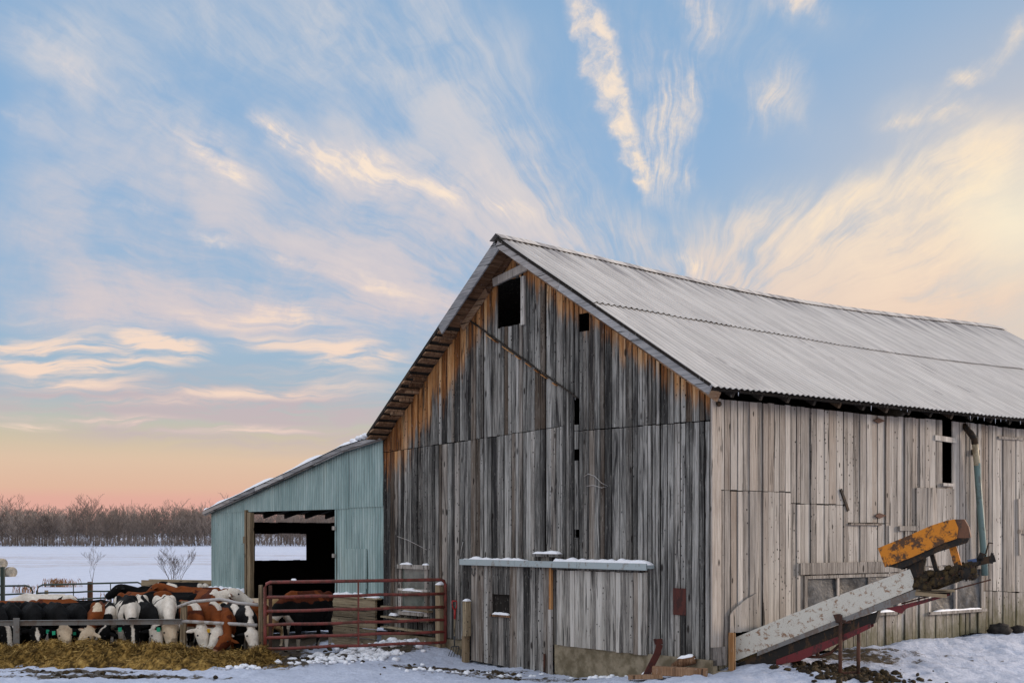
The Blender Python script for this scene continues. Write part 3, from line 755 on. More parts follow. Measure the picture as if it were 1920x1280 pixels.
md = rcap.modifiers.new('solid', 'SOLIDIFY'); md.thickness = .006
o = MB()   # deck under the sheets
for (xa, za), (xb, zb), in ((RIDGE, REAVE), (RIDGE, LEAVE)):
    n = 12
    for i in range(n):
        ya, yb = -.40+(LEN+.4)*i/n, -.40+(LEN+.4)*(i+1)/n
        o.hexa([(xa, ya, za+sag(ya)-.06), (xb*.985 if xb > 0 else xb, ya, zb-.06), (xb*.985 if xb > 0 else xb, yb, zb-.06), (xa, yb, za+sag(yb)-.06),
                (xa, ya, za+sag(ya)-.02), (xb*.985 if xb > 0 else xb, ya, zb-.02), (xb*.985 if xb > 0 else xb, yb, zb-.02), (xa, yb, za+sag(yb)-.02)])
o.build('roof_deck', M_dark, barn)
o = MB()
y = .1
while y < LEN:
    o.beam((-.4, y, roof_z(-.4)-.14), (.33, y, roof_z(.33)-.13), .06, .11, (0, 0, 1)); y += .62
o.box((.30, -.36, 4.265), (.345, LEN, 4.315))
o.build('rafter_tails', M_dark, barn)
ic = MB()
for px, l in ((1383, .09), (1632, .11), (1688, .07), (1700, .08), (1818, .10), (1832, .09), (1844, .10), (1865, .12), (1875, .09), (1885, .07), (1912, .10), (1760, .05)):
    t_, z_ = sdw(px, 740, .36); zt = 4.33
    ic.tube([(.375, t_, zt), (.377, t_, zt-l*.5), (.376, t_, zt-l*1.3)], [.012, .008, .002], 5)
tag(ic.build('icicles', M_ice, None, loc=None), 'thin clear icicles hanging along the long metal eave', 'icicles', None, 'stuff')
bpy.data.objects['icicles'].location = barn.location; bpy.data.objects['icicles'].rotation_euler = barn.rotation_euler

# ---- concrete footing
o = MB()
n = 30
def ft(u, v):
    x = -3.47+(3.53)*u; k = 1-v
    return (x, -.075+.02*k+.012*mnoise.noise(Vector((x*3, v*2, 0))), -.5+(.87)*v)
o.grid(n, 10, ft)
o.box((-3.46, -.052, -.5), (.05, .05, .363)); o.box((-.05, -.06, -.4), (.065, .9, .20))
o.build('concrete_footing', M_conc, barn)
o = MB(); o.box((-8.8, -.06, -.5), (-6.1, .06, .26)); o.build('concrete_footing', M_conc, barn)

# ---- barn doors on a track
def fx(px, t=0): return fr(px, 1100, t)[0]
dr = MB()
db = lambda u: float(np.interp(u, [fx(868), fx(1030)], [-.06, -.15]))
hw = sq(949, 1132, 33, 36)
boards(dr, fx(869, -.1), fx(1030, -.1), db, lambda u: 1.66, [], [hw], lambda u, d, z: (u, d-.115, z), (.09, .20), und=None, jit=.007)
bd1 = dr.build('barn_door', M_ldoor, barn); bd1['label'] = 'grey sliding barn door with a small square hatch cut in it'
o = MB(); o.box((hw[0]-.03, -.15, hw[2]-.05), (hw[1]+.03, -.06, hw[2]-.012)); o.build('hatch_sill', M_brown, bd1)
o = MB(); o.box((hw[0]-.05, -.078, hw[2]-.05), (hw[1]+.05, -.072, hw[3]+.05)); o.build('hatch_panel', M_dark, bd1)
o = MB()
for px in (889, 994): 
    c = fx(px, -.12)
    o = MB(); o.tube([(c-.05, -.135, 1.60), (c-.04, -.137, 1.50), (c, -.137, 1.46), (c+.04, -.137, 1.50), (c+.05, -.135, 1.60)], .008, 5); o.build('hanger_loop', M_steel, bd1)
dr = MB()
db2 = lambda u: float(np.interp(u, [fx(1045), fx(1215)], [.36, .34]))
boards(dr, fx(1045, -.1), fx(1213, -.1), db2, lambda u: 1.62, [], [], lambda u, d, z: (u, d-.105, z), (.09, .17), jit=.006)
bd2 = dr.build('barn_door', M_rdoor, barn); bd2['label'] = 'paler sliding barn door above the concrete footing'
o = MB(); o.box((fx(1045), -.125, 1.62), (fx(1213), -.06, 1.68)); o.build('top_rail', M_ldoor, bd2)
o = MB(); o.beam((fx(1038), -.085, .95), (fx(1038), -.085, 1.66), .11, .05, (0, -1, 0)); jamb = o.build('door_jamb', M_orange, barn)
o = MB(); o.beam((fx(1038), -.088, -.2), (fx(1038), -.088, .948), .11, .05, (0, -1, 0)); o.build('jamb_foot', M_pale, jamb)
o = MB(); o.beam((fx(1030.5)+.012, -.125, -.2), (fx(1030.5)+.012, -.125, .2), .03, .03, (0, -1, 0)); o.build('guide_bar', M_rust, barn)
o = MB()
ta, tb = fr(866, 1052, -.15), fr(1217, 1052, -.15)
for i in range(3):
    a = ta[0]+(tb[0]-ta[0])*i/3; b = ta[0]+(tb[0]-ta[0])*(i+1)/3-.006
    o.box((a, -.20, 1.675+.002*i), (b, -.03, 1.735+.002*i)); o.box((a, -.205, 1.655), (b, -.185, 1.76))
o.build('door_track', M_track, barn)
o = MB(); a = fr(1003, 1040, -.1)[0]; b = fr(1050, 1040, -.1)[0]
o.box((a, -.16, 1.83), (b, -.03, 1.88)); o.box((a+.04, -.13, 1.74), (a+.12, -.05, 1.83)); o.box((b-.24, -.13, 1.74), (b-.16, -.05, 1.83)); o.box((a+.02, -.07, 1.74), (b-.02, -.05, 1.83))
o.build('track_bracket', M_ldoor, barn)
o = MB(); h = sq(1277, 1127, 24, 50); o.box((h[0], -.036, h[2]), (h[1], -.030, h[3])); o.build('rust_plate', M_rustred, barn)
# dark splits in the gable wall, loose wires
o = MB()
for pts in ([(1095, 893), (1103, 888), (1115, 892), (1128, 905), (1140, 911), (1128, 914), (1112, 909), (1100, 911)], [(745, 1005), (765, 1012), (800, 1030)], [(862, 1045), (868, 1015)]):
    o = MB(); o.tube([(*fr(p[0], p[1], -.05)[:1], -.05, fr(*p, -.05)[1]) for p in pts], .006, 5); o.build('loose_wire', M_pipe, barn)
# ---- stacked sashes left of the doors
wn = MB(); a, b = fx(754), fx(808); z0, z1 = fr(780, 1148)[1], fr(780, 1062)[1]
wf = MB()
for za, zb_ in ((z0, z0+.36), (z0+.43, z1-.02)):
    for q in ((a, za, a+.09, zb_), (b-.09, za, b, zb_)): wf.box((q[0], -.09, q[1]), (q[2], -.03, q[3]))
    wf.box((a-.02, -.11, zb_-.02), (b+.02, -.025, zb_+.06)); wf.box((a-.01, -.10, za-.05), (b+.01, -.025, za+.03))
wind = wf.build('window_frame', M_pale, barn)
o = MB(); o.box((a+.08, -.05, z0), (b-.08, -.04, z1)); o.build('pane', M_pane, wind)
# planking below and beside it
o = MB()
for i in range(3):
    z = .28+i*.2
    o.beam((fx(725), -.055, z+.10), (fx(815), -.058, z+.07), .03, .185, (0, -1, 0))
    o.v[-8:] = [(x_, y_, z_) for x_, y_, z_ in o.v[-8:]]
o.build('base_planks', M_plank, barn)
o = MB(); o.beam((fx(826, -.12), -.12, -.1), (fx(826, -.12), -.12, fr(826, 1095)[1]), .14, .14, (0, -1, 0)); o.build('corner_post', M_post, barn)
o = MB(); o.beam((fx(875, -.24), -.24, .38), (fx(875, -.24), -.24, fr(875, 1124)[1]), .11, .10, (0, -1, 0)); o.beam((fx(873, -.20), -.20, -.1), (fx(873, -.20), -.20, .38), .10, .10, (0, -1, 0)); o.build('stub_post', M_post, barn)

# ---- details of the long wall
def ww(name, h, cols, mpane, hdr=True, sill=True, skip=()):
    f_ = MB(); y0, y1, z0, z1 = h
    f_.box((-.02, y0-.04, z0), (.045, y0+.03, z1)); f_.box((-.02, y1-.03, z0), (.045, y1+.04, z1)); f_.box((-.02, y0, z1-.05), (.043, y1, z1+.0))
    if hdr: f_.box((.026, y0-.16, z1+.02), (.06, y1+.12, z1+.20))
    if sill: f_.box((-.02, y0-.06, z0-.05), (.09, y1+.08, z0))
    for i in range(1, cols):
        c = y0+(y1-y0)*i/cols; f_.box((-.02, c-.025, z0), (.035, c+.025, z1-.05))
    w_ = f_.build('window', M_pale, barn)
    for i in range(cols):
        c0, c1_ = y0+(y1-y0)*i/cols, y0+(y1-y0)*(i+1)/cols
        p_ = MB(); n_ = 10
        p_.grid(n_, n_, lambda u, v: (.0+.025*mnoise.noise(Vector((u*1.6+i*5, v*1.6, y0))), c0+(c1_-c0)*u, z0+(z1-z0)*v))
        p_.build('pane', mpane, w_)
    return w_
ww('window', w1, 3, M_glass); ww('window', w2, 2, M_glass, False)
def wb(mb, px0, py0, px1, py1, h=.10, d=.03, w=.03):      # a batten on the long wall between two pixels
    a = sdw(px0, py0, .03); b = sdw(px1, py1, .03)
    mb.beam((.024+d/2+.002, *a), (.024+d/2+.002, *b), d, h, (0, .01, 1) if abs(a[1]-b[1]) < abs(a[0]-b[0]) else (0, 1, 0))
for q in ((1591, 982, 1652, 983, .03), (1685, 990, 1716, 990, .08), (1870, 820, 1920, 823, .05), (1752, 820, 1792, 826, .09, .025), (1908, 996, 1925, 998, .07),
          (1909, 935, 1911, 1040, .06), (1765, 908, 1786, 909, .05, .05), (1666, 985, 1666, 1075, .03)):
    o = MB(); wb(o, *q); o.build('batten', M_pale, barn)
o = MB(); wb(o, 1576, 917, 1590, 957, .05, .02); o.build('hanging_bar', M_black, barn)
o = MB()
for px, py in ((1648, 789), (1650, 967)):
    t_, z_ = sdw(px, py, .03); o = MB()
    o.prism([(t_-.16, z_), (t_-.02, z_+.05), (t_+.16, z_+.01), (t_-.02, z_-.04)], lambda a, d, b: (d, a, b), .026, .045); o.build('strap_hinge', M_rust, barn)
o = MB()     # hatch boards, slightly proud
a0, a1 = sdw(1714, 960)[0], sdw(1785, 960)[0]; zz1, zz0 = sdw(1750, 914)[1], sdw(1750, 1060)[1]
boards(o, a0, a1, lambda u: zz0, lambda u: zz1, [], [], lambda u, d, z: (.052-d, u, z), (.11, .17), jit=.003)
o.build('wall_hatch', M_side, barn)
o = MB(); t_, z_ = sdw(1347, 757, .04); o.ell((.05, t_, z_), (.03, .06, .04), 8, 6); o.build('wall_bracket', M_black, barn)
# patch of boards over the chute hole
o = MB(); a0, a1 = sdw(1364, 1160)[0], sdw(1414, 1160)[0]
boards(o, a0, a1, lambda u: pit[3]-.01, lambda u: pit[3]+.26+.32*((u-a0)/(a1-a0))**.7, [], [], lambda u, d, z: (.06-d, u, z), (.12, .18), jit=.004); o.build('chute_hood', M_side, barn)
o = MB(); o.beam((.075, sdw(1367, 1200)[0]-.02, .06), (.075, sdw(1367, 1200)[0]-.02, pit[3]), .06, .09, (1, 0, 0)); o.build('chute_jamb', M_orange, barn)
# vent pipe
pp_ = MB(); q = lambda px, py, x=.16: (x, *sdw(px, py, x))
pp_.tube([q(1828, 828), q(1830, 850), q(1832, 872)], .055, 12, smooth=True); pp = pp_.build('vent_pipe', M_tan, barn)
o = MB(); o.tube([q(1832, 868), q(1836, 930), q(1842, 1000), q(1847, 1078)], .058, 12); o.build('pipe_section', M_gutter, pp)
o = MB(); o.tube([q(1808, 797, .02), q(1812, 803, .08), q(1820, 812, .15), q(1827, 822), q(1828, 832)], [.05, .055, .06, .062, .06], 10); o.build('pipe_elbow', M_black, pp)
o = MB(); o.tube([q(1834, 848, .03), q(1834, 849, .10)], .03, 6); o.box((.03, sdw(1818, 849)[0], sdw(1820, 853)[1]), (.08, sdw(1830, 849)[0], sdw(1820, 843)[1])); o.build('pipe_clip', M_black, pp)

# ================================================================== LEAN-TO
lt = empty('lean_to', (C0[0], C0[1], 0), BROT, 'pale blue corrugated steel lean-to cattle shed with an open doorway, joined to the barn', 'shed')
_lr = lambda px, py: fr(px, py, -.18)
LR = [(-8.70, 4.19), _lr(640, 836), _lr(585, 862), _lr(530, 888), _lr(478, 912), _lr(430, 934), _lr(380, 957)]
def ltz(x):
    xs_ = [p[0] for p in LR][::-1]; zs_ = [p[1] for p in LR][::-1]
    return float(np.interp(x, xs_, zs_))
XO0, XO1 = -14.56, -10.65
def corr_wall(mb, x0, x1, zb, zt, y=-.02, pitch=.10, amp=.010, seg=8, rows=4):
    n = int((x1-x0)/pitch*seg)+1
    vv = []; un = []
    for j in range(rows+1):
        for i in range(n):
            x = x0+(x1-x0)*i/(n-1); z = zb(x)+(zt(x)-zb(x))*j/rows
            bulge = .014*mnoise.noise(Vector((x*1.3, z*1.3, 4)))
            vv.append((x, y+amp*cos(2*pi*x/pitch)+bulge, z))
    mb.add(vv, [(j*n+i, j*n+i+1, (j+1)*n+i+1, (j+1)*n+i) for j in range(rows) for i in range(n-1)], None, None, True)
tl = lambda x: ltz(x)-.07
o = MB(); corr_wall(o, -16.54, -14.72, lambda x: .84, lambda x: min(2.74, tl(x)), -.012); o.build('steel_siding', M_siding, lt)
o = MB(); corr_wall(o, -16.54, -10.1, lambda x: min(tl(x)-.02, 2.735), lambda x: max(tl(x), min(tl(x)-.02, 2.735)+.01), -.028, rows=5); o.build('steel_siding', M_siding, lt)
o = MB(); corr_wall(o, -10.66, -8.80, lambda x: .93, lambda x: 2.79, -.015, rows=8); o.build('steel_siding', M_siding, lt)
o = MB(); corr_wall(o, -10.05, -8.79, lambda x: 2.76, lambda x: tl(x), -.030, rows=5); o.build('steel_siding', M_siding, lt)
pa, pb = fr(652, 1070)[0], fr(690, 1070)[0]
o = MB(); o.box((pa, -.052, .95), (pb, -.042, fr(670, 1028)[1])); o.box((pb, -.05, 1.1), (pb+.012, -.03, fr(670, 1030)[1])); o.build('steel_patch', M_siding, lt)
def plank_stack(mb, x0, x1, z0, z1, y=-.10, th=.05, slope=0.0):
    n = max(1, round((z1-z0)/.19)); h = (z1-z0)/n
    for i in range(n):
        mb.beam((x0, y+random.uniform(-.006, .006), z0+h*(i+.5)-slope), (x1, y+random.uniform(-.006, .006), z0+h*(i+.5)+slope), th, h-.012, (0, 0, 1))
o = MB(); plank_stack(o, -10.68, -8.95, -.1, .90, -.09); o.box((-10.68, -.13, .90), (-8.86, .0, .935)); o.build('base_planks', M_plank, lt)
o = MB(); plank_stack(o, -16.5, -14.7, .62, .82, -.12); o.box((-16.52, -.16, .815), (-14.66, -.0, .84)); o.build('base_planks', M_plank, lt)
o = MB(); plank_stack(o, -16.5, -14.7, -.3, .60, -.03); o.build('low_planks', M_dark, lt)
o = MB(); o.beam((-14.64, -.03, -.3), (-14.64, -.03, 2.78), .085, .09, (0, -1, 0)); o.beam((-14.47, -.02, -.3), (-14.47, -.02, 2.72), .15, .10, (0, -1, 0)); o.box((-14.72, -.09, 2.0), (-14.56, -.075, 2.16)); o.build('door_post', M_post, lt)
o = MB(); o.beam((-10.60, .06, -.2), (-10.60, .06, 2.72), .12, .14, (0, -1, 0)); o.build('door_post', M_dark, lt)
o = MB()
for z in (2.30, 1.72): o = MB(); o.box((-10.70, -.07, z), (-10.62, -.03, z+.08)); o.build('hinge_block', M_pale, lt)
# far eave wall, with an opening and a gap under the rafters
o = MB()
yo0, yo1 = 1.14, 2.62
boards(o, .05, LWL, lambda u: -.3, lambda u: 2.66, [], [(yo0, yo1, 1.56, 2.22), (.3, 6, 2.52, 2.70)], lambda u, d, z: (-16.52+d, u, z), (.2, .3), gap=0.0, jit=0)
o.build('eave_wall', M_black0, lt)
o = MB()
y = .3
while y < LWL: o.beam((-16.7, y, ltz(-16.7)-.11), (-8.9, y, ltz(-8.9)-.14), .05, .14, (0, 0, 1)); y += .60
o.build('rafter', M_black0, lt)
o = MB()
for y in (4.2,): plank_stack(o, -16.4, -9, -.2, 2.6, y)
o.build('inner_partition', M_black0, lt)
# roof: boards, steel and the edge trim
o = MB()
for (xa, za), (xb, zb) in zip(LR, LR[1:]):
    o.hexa([(xb, -.14, zb-.055), (xa, -.14, za-.055), (xa, LEN, za-.055), (xb, LEN, zb-.055), (xb, -.14, zb-.02), (xa, -.14, za-.02), (xa, LEN, za-.02), (xb, LEN, zb-.02)])
o.build('roof_deck', M_dark, lt)
for (xa, za), (xb, zb) in zip(LR, LR[1:]):
    corr_slope('', xa, za, xb, zb, -.19, LEN, 0, 1, .008, seg=4, rows=1, sagged=False).build('roof_sheet', M_roof, lt)
o = MB()
for k, ((xa, za), (xb, zb)) in enumerate(zip(LR, LR[1:])):
    o.beam((xa, -.17, za-.06), (xb+.004, -.17, zb-.06), .03, .08, (0, 0, 1)); o.beam((xa, -.13, za-.10), (xb+.004, -.13, zb-.10), .04, .05, (0, 0, 1))
o.build('verge_board', M_trim, lt)
o = MB(); o.beam((LR[-1][0]+.02, -.16, LR[-1][1]-.05), (LR[-1][0]+.02, LEN, LR[-1][1]-.05), .03, .05, (0, 0, 1)); o.build('eave_board', M_brown, lt)

# ================================================================== SNOW ON THINGS
random.seed(3)
def snow_strip(mb, M, L, w, h, n=None):     # a lumpy loaf of snow of length L (local x) and width w (local y)
    n = n or max(6, int(L/.05)); k = 7
    seed = random.uniform(0, 99); vs, fs = [], []
    for i in range(n):
        u = i/(n-1); x = L*(u-.5)
        e = min(1, min(u, 1-u)*L/(.05)+.15)
        hh = h*e*(.72+.5*mnoise.fractal(Vector((x*5, seed, 0)), 1, 2, 3))
        ww_ = w*(.85+.25*mnoise.noise(Vector((x*4, seed+9, 0))))
        for j in range(k):
            a = pi*j/(k-1); vs.append(M @ Vector((x, -cos(a)*ww_/2, max(.0, hh)*sin(a)**.7)))
    for i in range(n-1):
        for j in range(k-1): fs.append((i*k+j, (i+1)*k+j, (i+1)*k+j+1, i*k+j+1))
    fs.append(tuple(range(k))); fs.append(tuple((n-1)*k+j for j in range(k-1, -1, -1)))
    mb.add(vs, fs, None, None, True)
BM = Matrix.Translation(barn.location) @ Matrix.Rotation(BROT, 4, 'Z')
TX = lambda x, y, z, r=0.0, p=0.0: BM @ Matrix.Translation((x, y, z)) @ Matrix.Rotation(p, 4, 'Y') @ Matrix.Rotation(r, 4, 'Z')
def snow_thing(label, items):
    mb = MB()
    for it in items: snow_strip(mb, *it)
    o = mb.build('ledge_snow', M_snowc); tag(o, label, 'snow', None, 'stuff'); return o
snow_thing('white snow lying along the sliding door track', [(TX((ta[0]+fr(990, 1045, -.1)[0])/2, -.11, 1.735), fr(990, 1045, -.1)[0]-ta[0], .17, .085), (TX((fr(1042, 1045, -.1)[0]+tb[0])/2, -.11, 1.735), tb[0]-fr(1042, 1045, -.1)[0], .17, .10), (TX((a+b)/2 if False else (fr(1003, 1040, -.1)[0]+fr(1050, 1040, -.1)[0])/2, -.10, 1.88), .66, .14, .06)])
snow_thing('snow on the small sill of the barn door hatch', [(TX((hw[0]+hw[1])/2, -.105, hw[2]-.014), .46, .09, .07)])
wa, wb_ = fx(754), fx(808)
snow_thing('snow on the stacked window frames beside the red gate', [(TX(wa+.24, -.07, z1+.03), .40, .08, .06), (TX(wb_-.08, -.07, z1+.03), .18, .08, .06), (TX((wa+wb_)/2, -.07, z0+.42), .68, .09, .06), (TX((wa+wb_)/2+.05, -.08, z0+.02), .74, .1, .06), (TX(wa-.15, -.10, z0-.08), .24, .12, .07), (TX(wb_+.1, -.10, z0-.12), .2, .1, .04)])
snow_thing('snow cap on the post at the end of the gate', [(TX(fx(826, -.12), -.12, fr(826, 1095)[1]), .16, .16, .09)])
snow_thing('snow cap on the short post beside the barn door', [(TX(fx(875, -.24), -.24, fr(875, 1124)[1]), .14, .12, .06)])
snow_thing('snow on the plank ledge right of the shed doorway', [(TX(-9.75, -.07, .935), 1.7, .14, .09)])
snow_thing('snow on the plank ledge left of the shed doorway', [(TX(-15.6, -.08, .84), 1.86, .16, .13)])
snow_thing('thin snow on the lower window sills of the long wall', [(TX(.06, (w2[0]+w2[1])/2, w2[2], pi/2), 1.45, .08, .035), (TX(.06, w1[1]-.5, w1[2], pi/2), .7, .08, .05)])
mb = MB()
for (xa, za), (xb, zb) in zip(LR, LR[1:]):
    for k in range(1):
        L = math.hypot(xb-xa, zb-za); n1_, n2_ = 14, 150
        nx_, nz_ = -(za-zb)/L, (xa-xb)/L
        def sf(u, v):
            y = -.18+(LEN+.1)*v**1.6; xx, zz = xa+(xb-xa)*u, za+(zb-za)*u
            h = .035+.06*max(0, .4+mnoise.fractal(Vector((xx*.9, y*.9, 5)), 1, 2, 4))
            if xx > -9.5: h += .05*max(0, mnoise.noise(Vector((xx*4, y*3, 1))))+.02
            h *= ss(-.18, -.11, y) if y > -.18 else 0
            return (xx+nx_*h, y, zz+nz_*h)
        mb.grid(n1_, n2_, sf)
o = mb.build('roof_snow', M_snowc, None); o.location = lt.location; o.rotation_euler = lt.rotation_euler; tag(o, 'thin layer of snow over the lean-to roof', 'snow', None, 'stuff')
mb = MB()
for px, py, s in ((668, 816, .6), (680, 813, .55), (722, 752, .8), (733, 742, .9), (745, 735, .6), (772, 672, .8), (780, 664, .7), (697, 790, .6)):
    x_, z_ = fr(px, py, -.1)
    for k in range(4):
        xq = x_+random.uniform(-.12, .12); yq = -.25+random.uniform(0, .5)
        mb.ell((xq, yq, (roof_z(xq) if xq > -8.7 else ltz(xq))+.05), (.10*s, .12*s, .09*s), 9, 7, jit=.12)
o = mb.build('roof_snow', M_snowc); o.location = lt.location; o.rotation_euler = lt.rotation_euler; tag(o, 'lumps of snow along the left edge of the barn roof', 'snow', None, 'stuff')

# ================================================================== RED GATE, RAILS, POSTS
random.seed(21)
GA, GB = (atx(497, 22.6), 22.6), (atx(835, 24.0), 24.0)
def gate(label, A, B, zs, r, m, mids, cat='gate', group=None, corner=.09):
    A3, B3 = Vector((*A, 0)), Vector((*B, 0)); base = (A3+B3)/2
    G_ = empty('field_gate', (base.x, base.y, gz(base.x, base.y)), 0, label, cat, group); lo = Vector(G_.location)
    d = (B3-A3).normalized(); zt, zb = zs[0], zs[-1]
    P = lambda k, z: A3+(B3-A3)*k+Vector((0, 0, z))-lo
    L = (B3-A3).length; e = corner/L
    o = MB()
    o.tube([P(0, zb), P(0, zb+.3), P(0, zt-corner), P(e*.3, zt-corner*.3), P(e, zt), P(.5, zt), P(1-e, zt), P(1-e*.3, zt-corner*.3), P(1, zt-corner), P(1, zb)], r, 8)
    o.build('gate_frame', m, G_)
    for z in zs[1:]:
        o = MB(); n = 8
        o.tube([P(i/n, z+.008*sin(i*2.1+z*9)*(1 if 0 < i < n else 0)) for i in range(n+1)], r*.93, 8); o.build('rail', m, G_)
    for k in mids:
        o = MB(); n_ = d.cross(Vector((0, 0, 1)))*r*.9
        a, b = P(k, zb), P(k, zt); o.beam(a+n_*.9, b+n_*.9, r*1.3, r*.7, d); o.build('upright', m, G_)
    return G_
gt = gate('rusty red tubular steel gate standing across the yard entrance', GA, GB, [1.37, 1.11, .865, .625, .405, .21], .030, M_red, (.50,))
for i in range(5):
    pass
mb = MB()
for px, z in ((549, 1.40), (552, 1.40)):
    mb.ell((atx(px, 22.8), 22.82, 1.405), (.035, .03, .025), 8, 6)
tag(mb.build('ledge_snow', M_snowc), 'small knob of snow on the top rail of the red gate', 'snow', None, 'stuff')
def post(name, px, Y, ytop, ybot, w, d, m, label, tilt=0.0, ends=None):
    X = atx(px, Y); zt = CZ+(HZ-ytop)/F*Y; zb = gz(X, Y)-.3
    o = MB(); n = 6; vs = []
    o.beam((X, Y, zb), (X+tilt, Y, zt), w, d, (0, 1, .001)); ob = o.build(name, m, None, .006)
    me = ob.data
    for v in me.vertices: v.co -= Vector((X, Y, zb))
    ob.location = (X, Y, zb)
    return tag(ob, label, 'post')
post('fence_post', 489, 23.35, 1096, 1228, .07, .09, M_post, 'weathered wooden post just left of the red gate, where the pipe rails end')
post('fence_post', 507, 22.9, 1097, 1222, .055, .06, M_rust, 'brown steel post right behind the hinge end of the red gate')
# feed rail along the bunk
YR = 23.75
Xa, Xb = atx(-420, YR+.1), atx(343, YR)
o = MB()
za, zb = CZ-(1166-HZ)/F*YR, CZ-(1160-HZ)/F*YR
o.beam((Xa, YR, za-.055), (Xb, YR, zb-.05), .06, .085, (0, 0, 1)); o.beam((Xa, YR-.01, za-.007), (Xb, YR-.01, zb-.002), .10, .010, (0, 0, 1))
tag(o.build('feed_rail', M_greych), 'long grey steel feed rail over the heads of the eating cows', 'rail')
o = MB(); X = atx(31, YR-.07); o.box((X-.055, YR-.09, -.25), (X+.055, YR-.055, .68))
ob = o.build('rail_post', M_greych); tag(ob, 'flat grey steel post carrying the long feed rail near the hay', 'post')
o = MB(); o.beam((Xb-.02, YR+.02, -.3), (Xb+.02, YR+.02, .98), .10, .10, (0, 1, 0))
tag(o.build('rail_post', M_post), 'short thick wooden post where the bent pipe meets the feed rail', 'post')
o = MB(); o.tube([at(333, 1137.5, 23.75), at(347, 1132, 23.7), at(362, 1127.3, 23.66), at(388, 1125, 23.62), at(413, 1122.7, 23.58), at(428, 1125.5, 23.54), at(446, 1130, 23.5), at(487, 1133.5, 23.38)], .030, 9)
tag(o.build('bent_pipe_rail', M_pipe), 'bent grey pipe rail above the straight one beside the wooden post', 'rail')
o = MB(); o.tube([at(342, 1164, 23.74), at(414, 1168, 23.55), at(482, 1171.5, 23.36)], .033, 9)
tag(o.build('pipe_rail', M_pipe), 'straight grey pipe rail below the bent one, above the eating calves', 'rail')

# ================================================================== PITCHFORK
Xf, Yf = atx(853, 24.0), 24.0
pk = empty('pitchfork', (Xf, Yf-.12, gz(Xf, Yf-.12)), 0, 'pitchfork with a red handle grip leaning on the barn wall, tines in the snow', 'pitchfork')
L0 = Vector(pk.location); q = lambda px, py, Y: at(px, py, Y)-L0
o = MB(); o.tube([q(853, 1145, 23.9), q(852.5, 1165, 23.87), q(852, 1192, 23.83)], .017, 8); o.build('shaft', M_post, pk)
o = MB(); o.tube([q(852.5, 1144, 23.9), q(848.5, 1136, 23.9), q(847.5, 1128, 23.91), q(848, 1126, 23.91), q(857, 1126, 23.91), q(857.5, 1128, 23.91), q(856.5, 1136, 23.9), q(853, 1144, 23.9)], .014, 7); o.build('handle_grip', M_forkred, pk)
o = MB(); o.tube([q(853, 1142, 23.9), q(852.8, 1160, 23.88)], .021, 8); o.build('socket', M_forkred, pk)
o = MB(); o.tube([q(852, 1188, 23.84), q(852, 1211, 23.8)], [.02, .012], 7); o.tube([q(845.5, 1213, 23.78), q(849, 1211, 23.8), q(852, 1210.8, 23.8), q(860, 1211, 23.8), q(865, 1212.5, 23.8)], .010, 6); o.build('ferrule', M_steel, pk)
for i, (a_, b_) in enumerate(((846, 838.5), (851, 843.5), (855.5, 849), (860.5, 855.5), (866, 862.5))):
    o = MB(); o.tube([q(a_, 1212, 23.79), q(a_-.7, 1217, 23.73), q((a_+b_)/2-.6, 1226, 23.69), q(b_, 1236, 23.66)], [.008, .008, .007, .003], 6); o.build('tine', M_steel, pk)

# ================================================================== THINGS AT THE CORNER OF THE BARN
P0 = at(1212, 1268, 20.0)
o = MB(); pts = [at(1208, 1273, 19.35), at(1222, 1245, 19.5), at(1232, 1225, 19.6), at(1237, 1207, 19.66), at(1236, 1197, 19.68)]
for a_, b_ in zip(pts, pts[1:]): o.beam(a_, b_, .10, .025, (.3, -1, .2))
o.beam(pts[3]+Vector((-.05, 0, 0)), pts[4]+Vector((-.07, 0, .0)), .04, .02, (.3, -1, .2))
tag(o.build('steel_strap', M_rustred, None), 'rust red bent steel strap leaning on the barn wall', 'strap')
o = MB(); p = at(1278, 1262, 18.9); p.z = gz(p.x, p.y)+.075
o.beam(p+Vector((-.42, .05, .0)), p+Vector((.36, -.12, -.02)), .17, .13, (0, 0, 1)); tag(o.build('timber_block', M_brown, None, .012), 'squared timber lying in the snow by the barn corner', 'timber')
o = MB(); p = at(1285, 1246, 19.15); p.z = gz(p.x, p.y)+.17
o.tube([p+Vector((-.16, .1, -.08)), p+Vector((-.05, .02, 0)), p+Vector((.14, -.06, .05))], [.06, .075, .06], 8); tag(o.build('firewood_log', M_brown), 'short split log with a cap of snow by the barn corner', 'log')
mb = MB(); snow_strip(mb, Matrix.Translation(p+Vector((.02, 0, .06))) @ Matrix.Rotation(-.35, 4, 'Z'), .26, .13, .06)
tag(mb.build('log_snow', M_snowc), 'snow cap on the split log by the barn corner', 'snow', None, 'stuff')
mb = MB(); snow_strip(mb, Matrix.Translation(at(1255, 1262, 18.95)*1.0) @ Matrix.Rotation(-.2, 4, 'Z'), .3, .14, .05)
o = MB(); p = at(1210, 1278, 18.9); p.z = gz(p.x, p.y)+.04
o.beam(p+Vector((-.25, .02, 0)), p+Vector((.25, -.02, .02)), .12, .06, (0, 0, 1)); tag(o.build('scrap_board', M_brown), 'short scrap board half buried in snow before the barn corner', 'board')

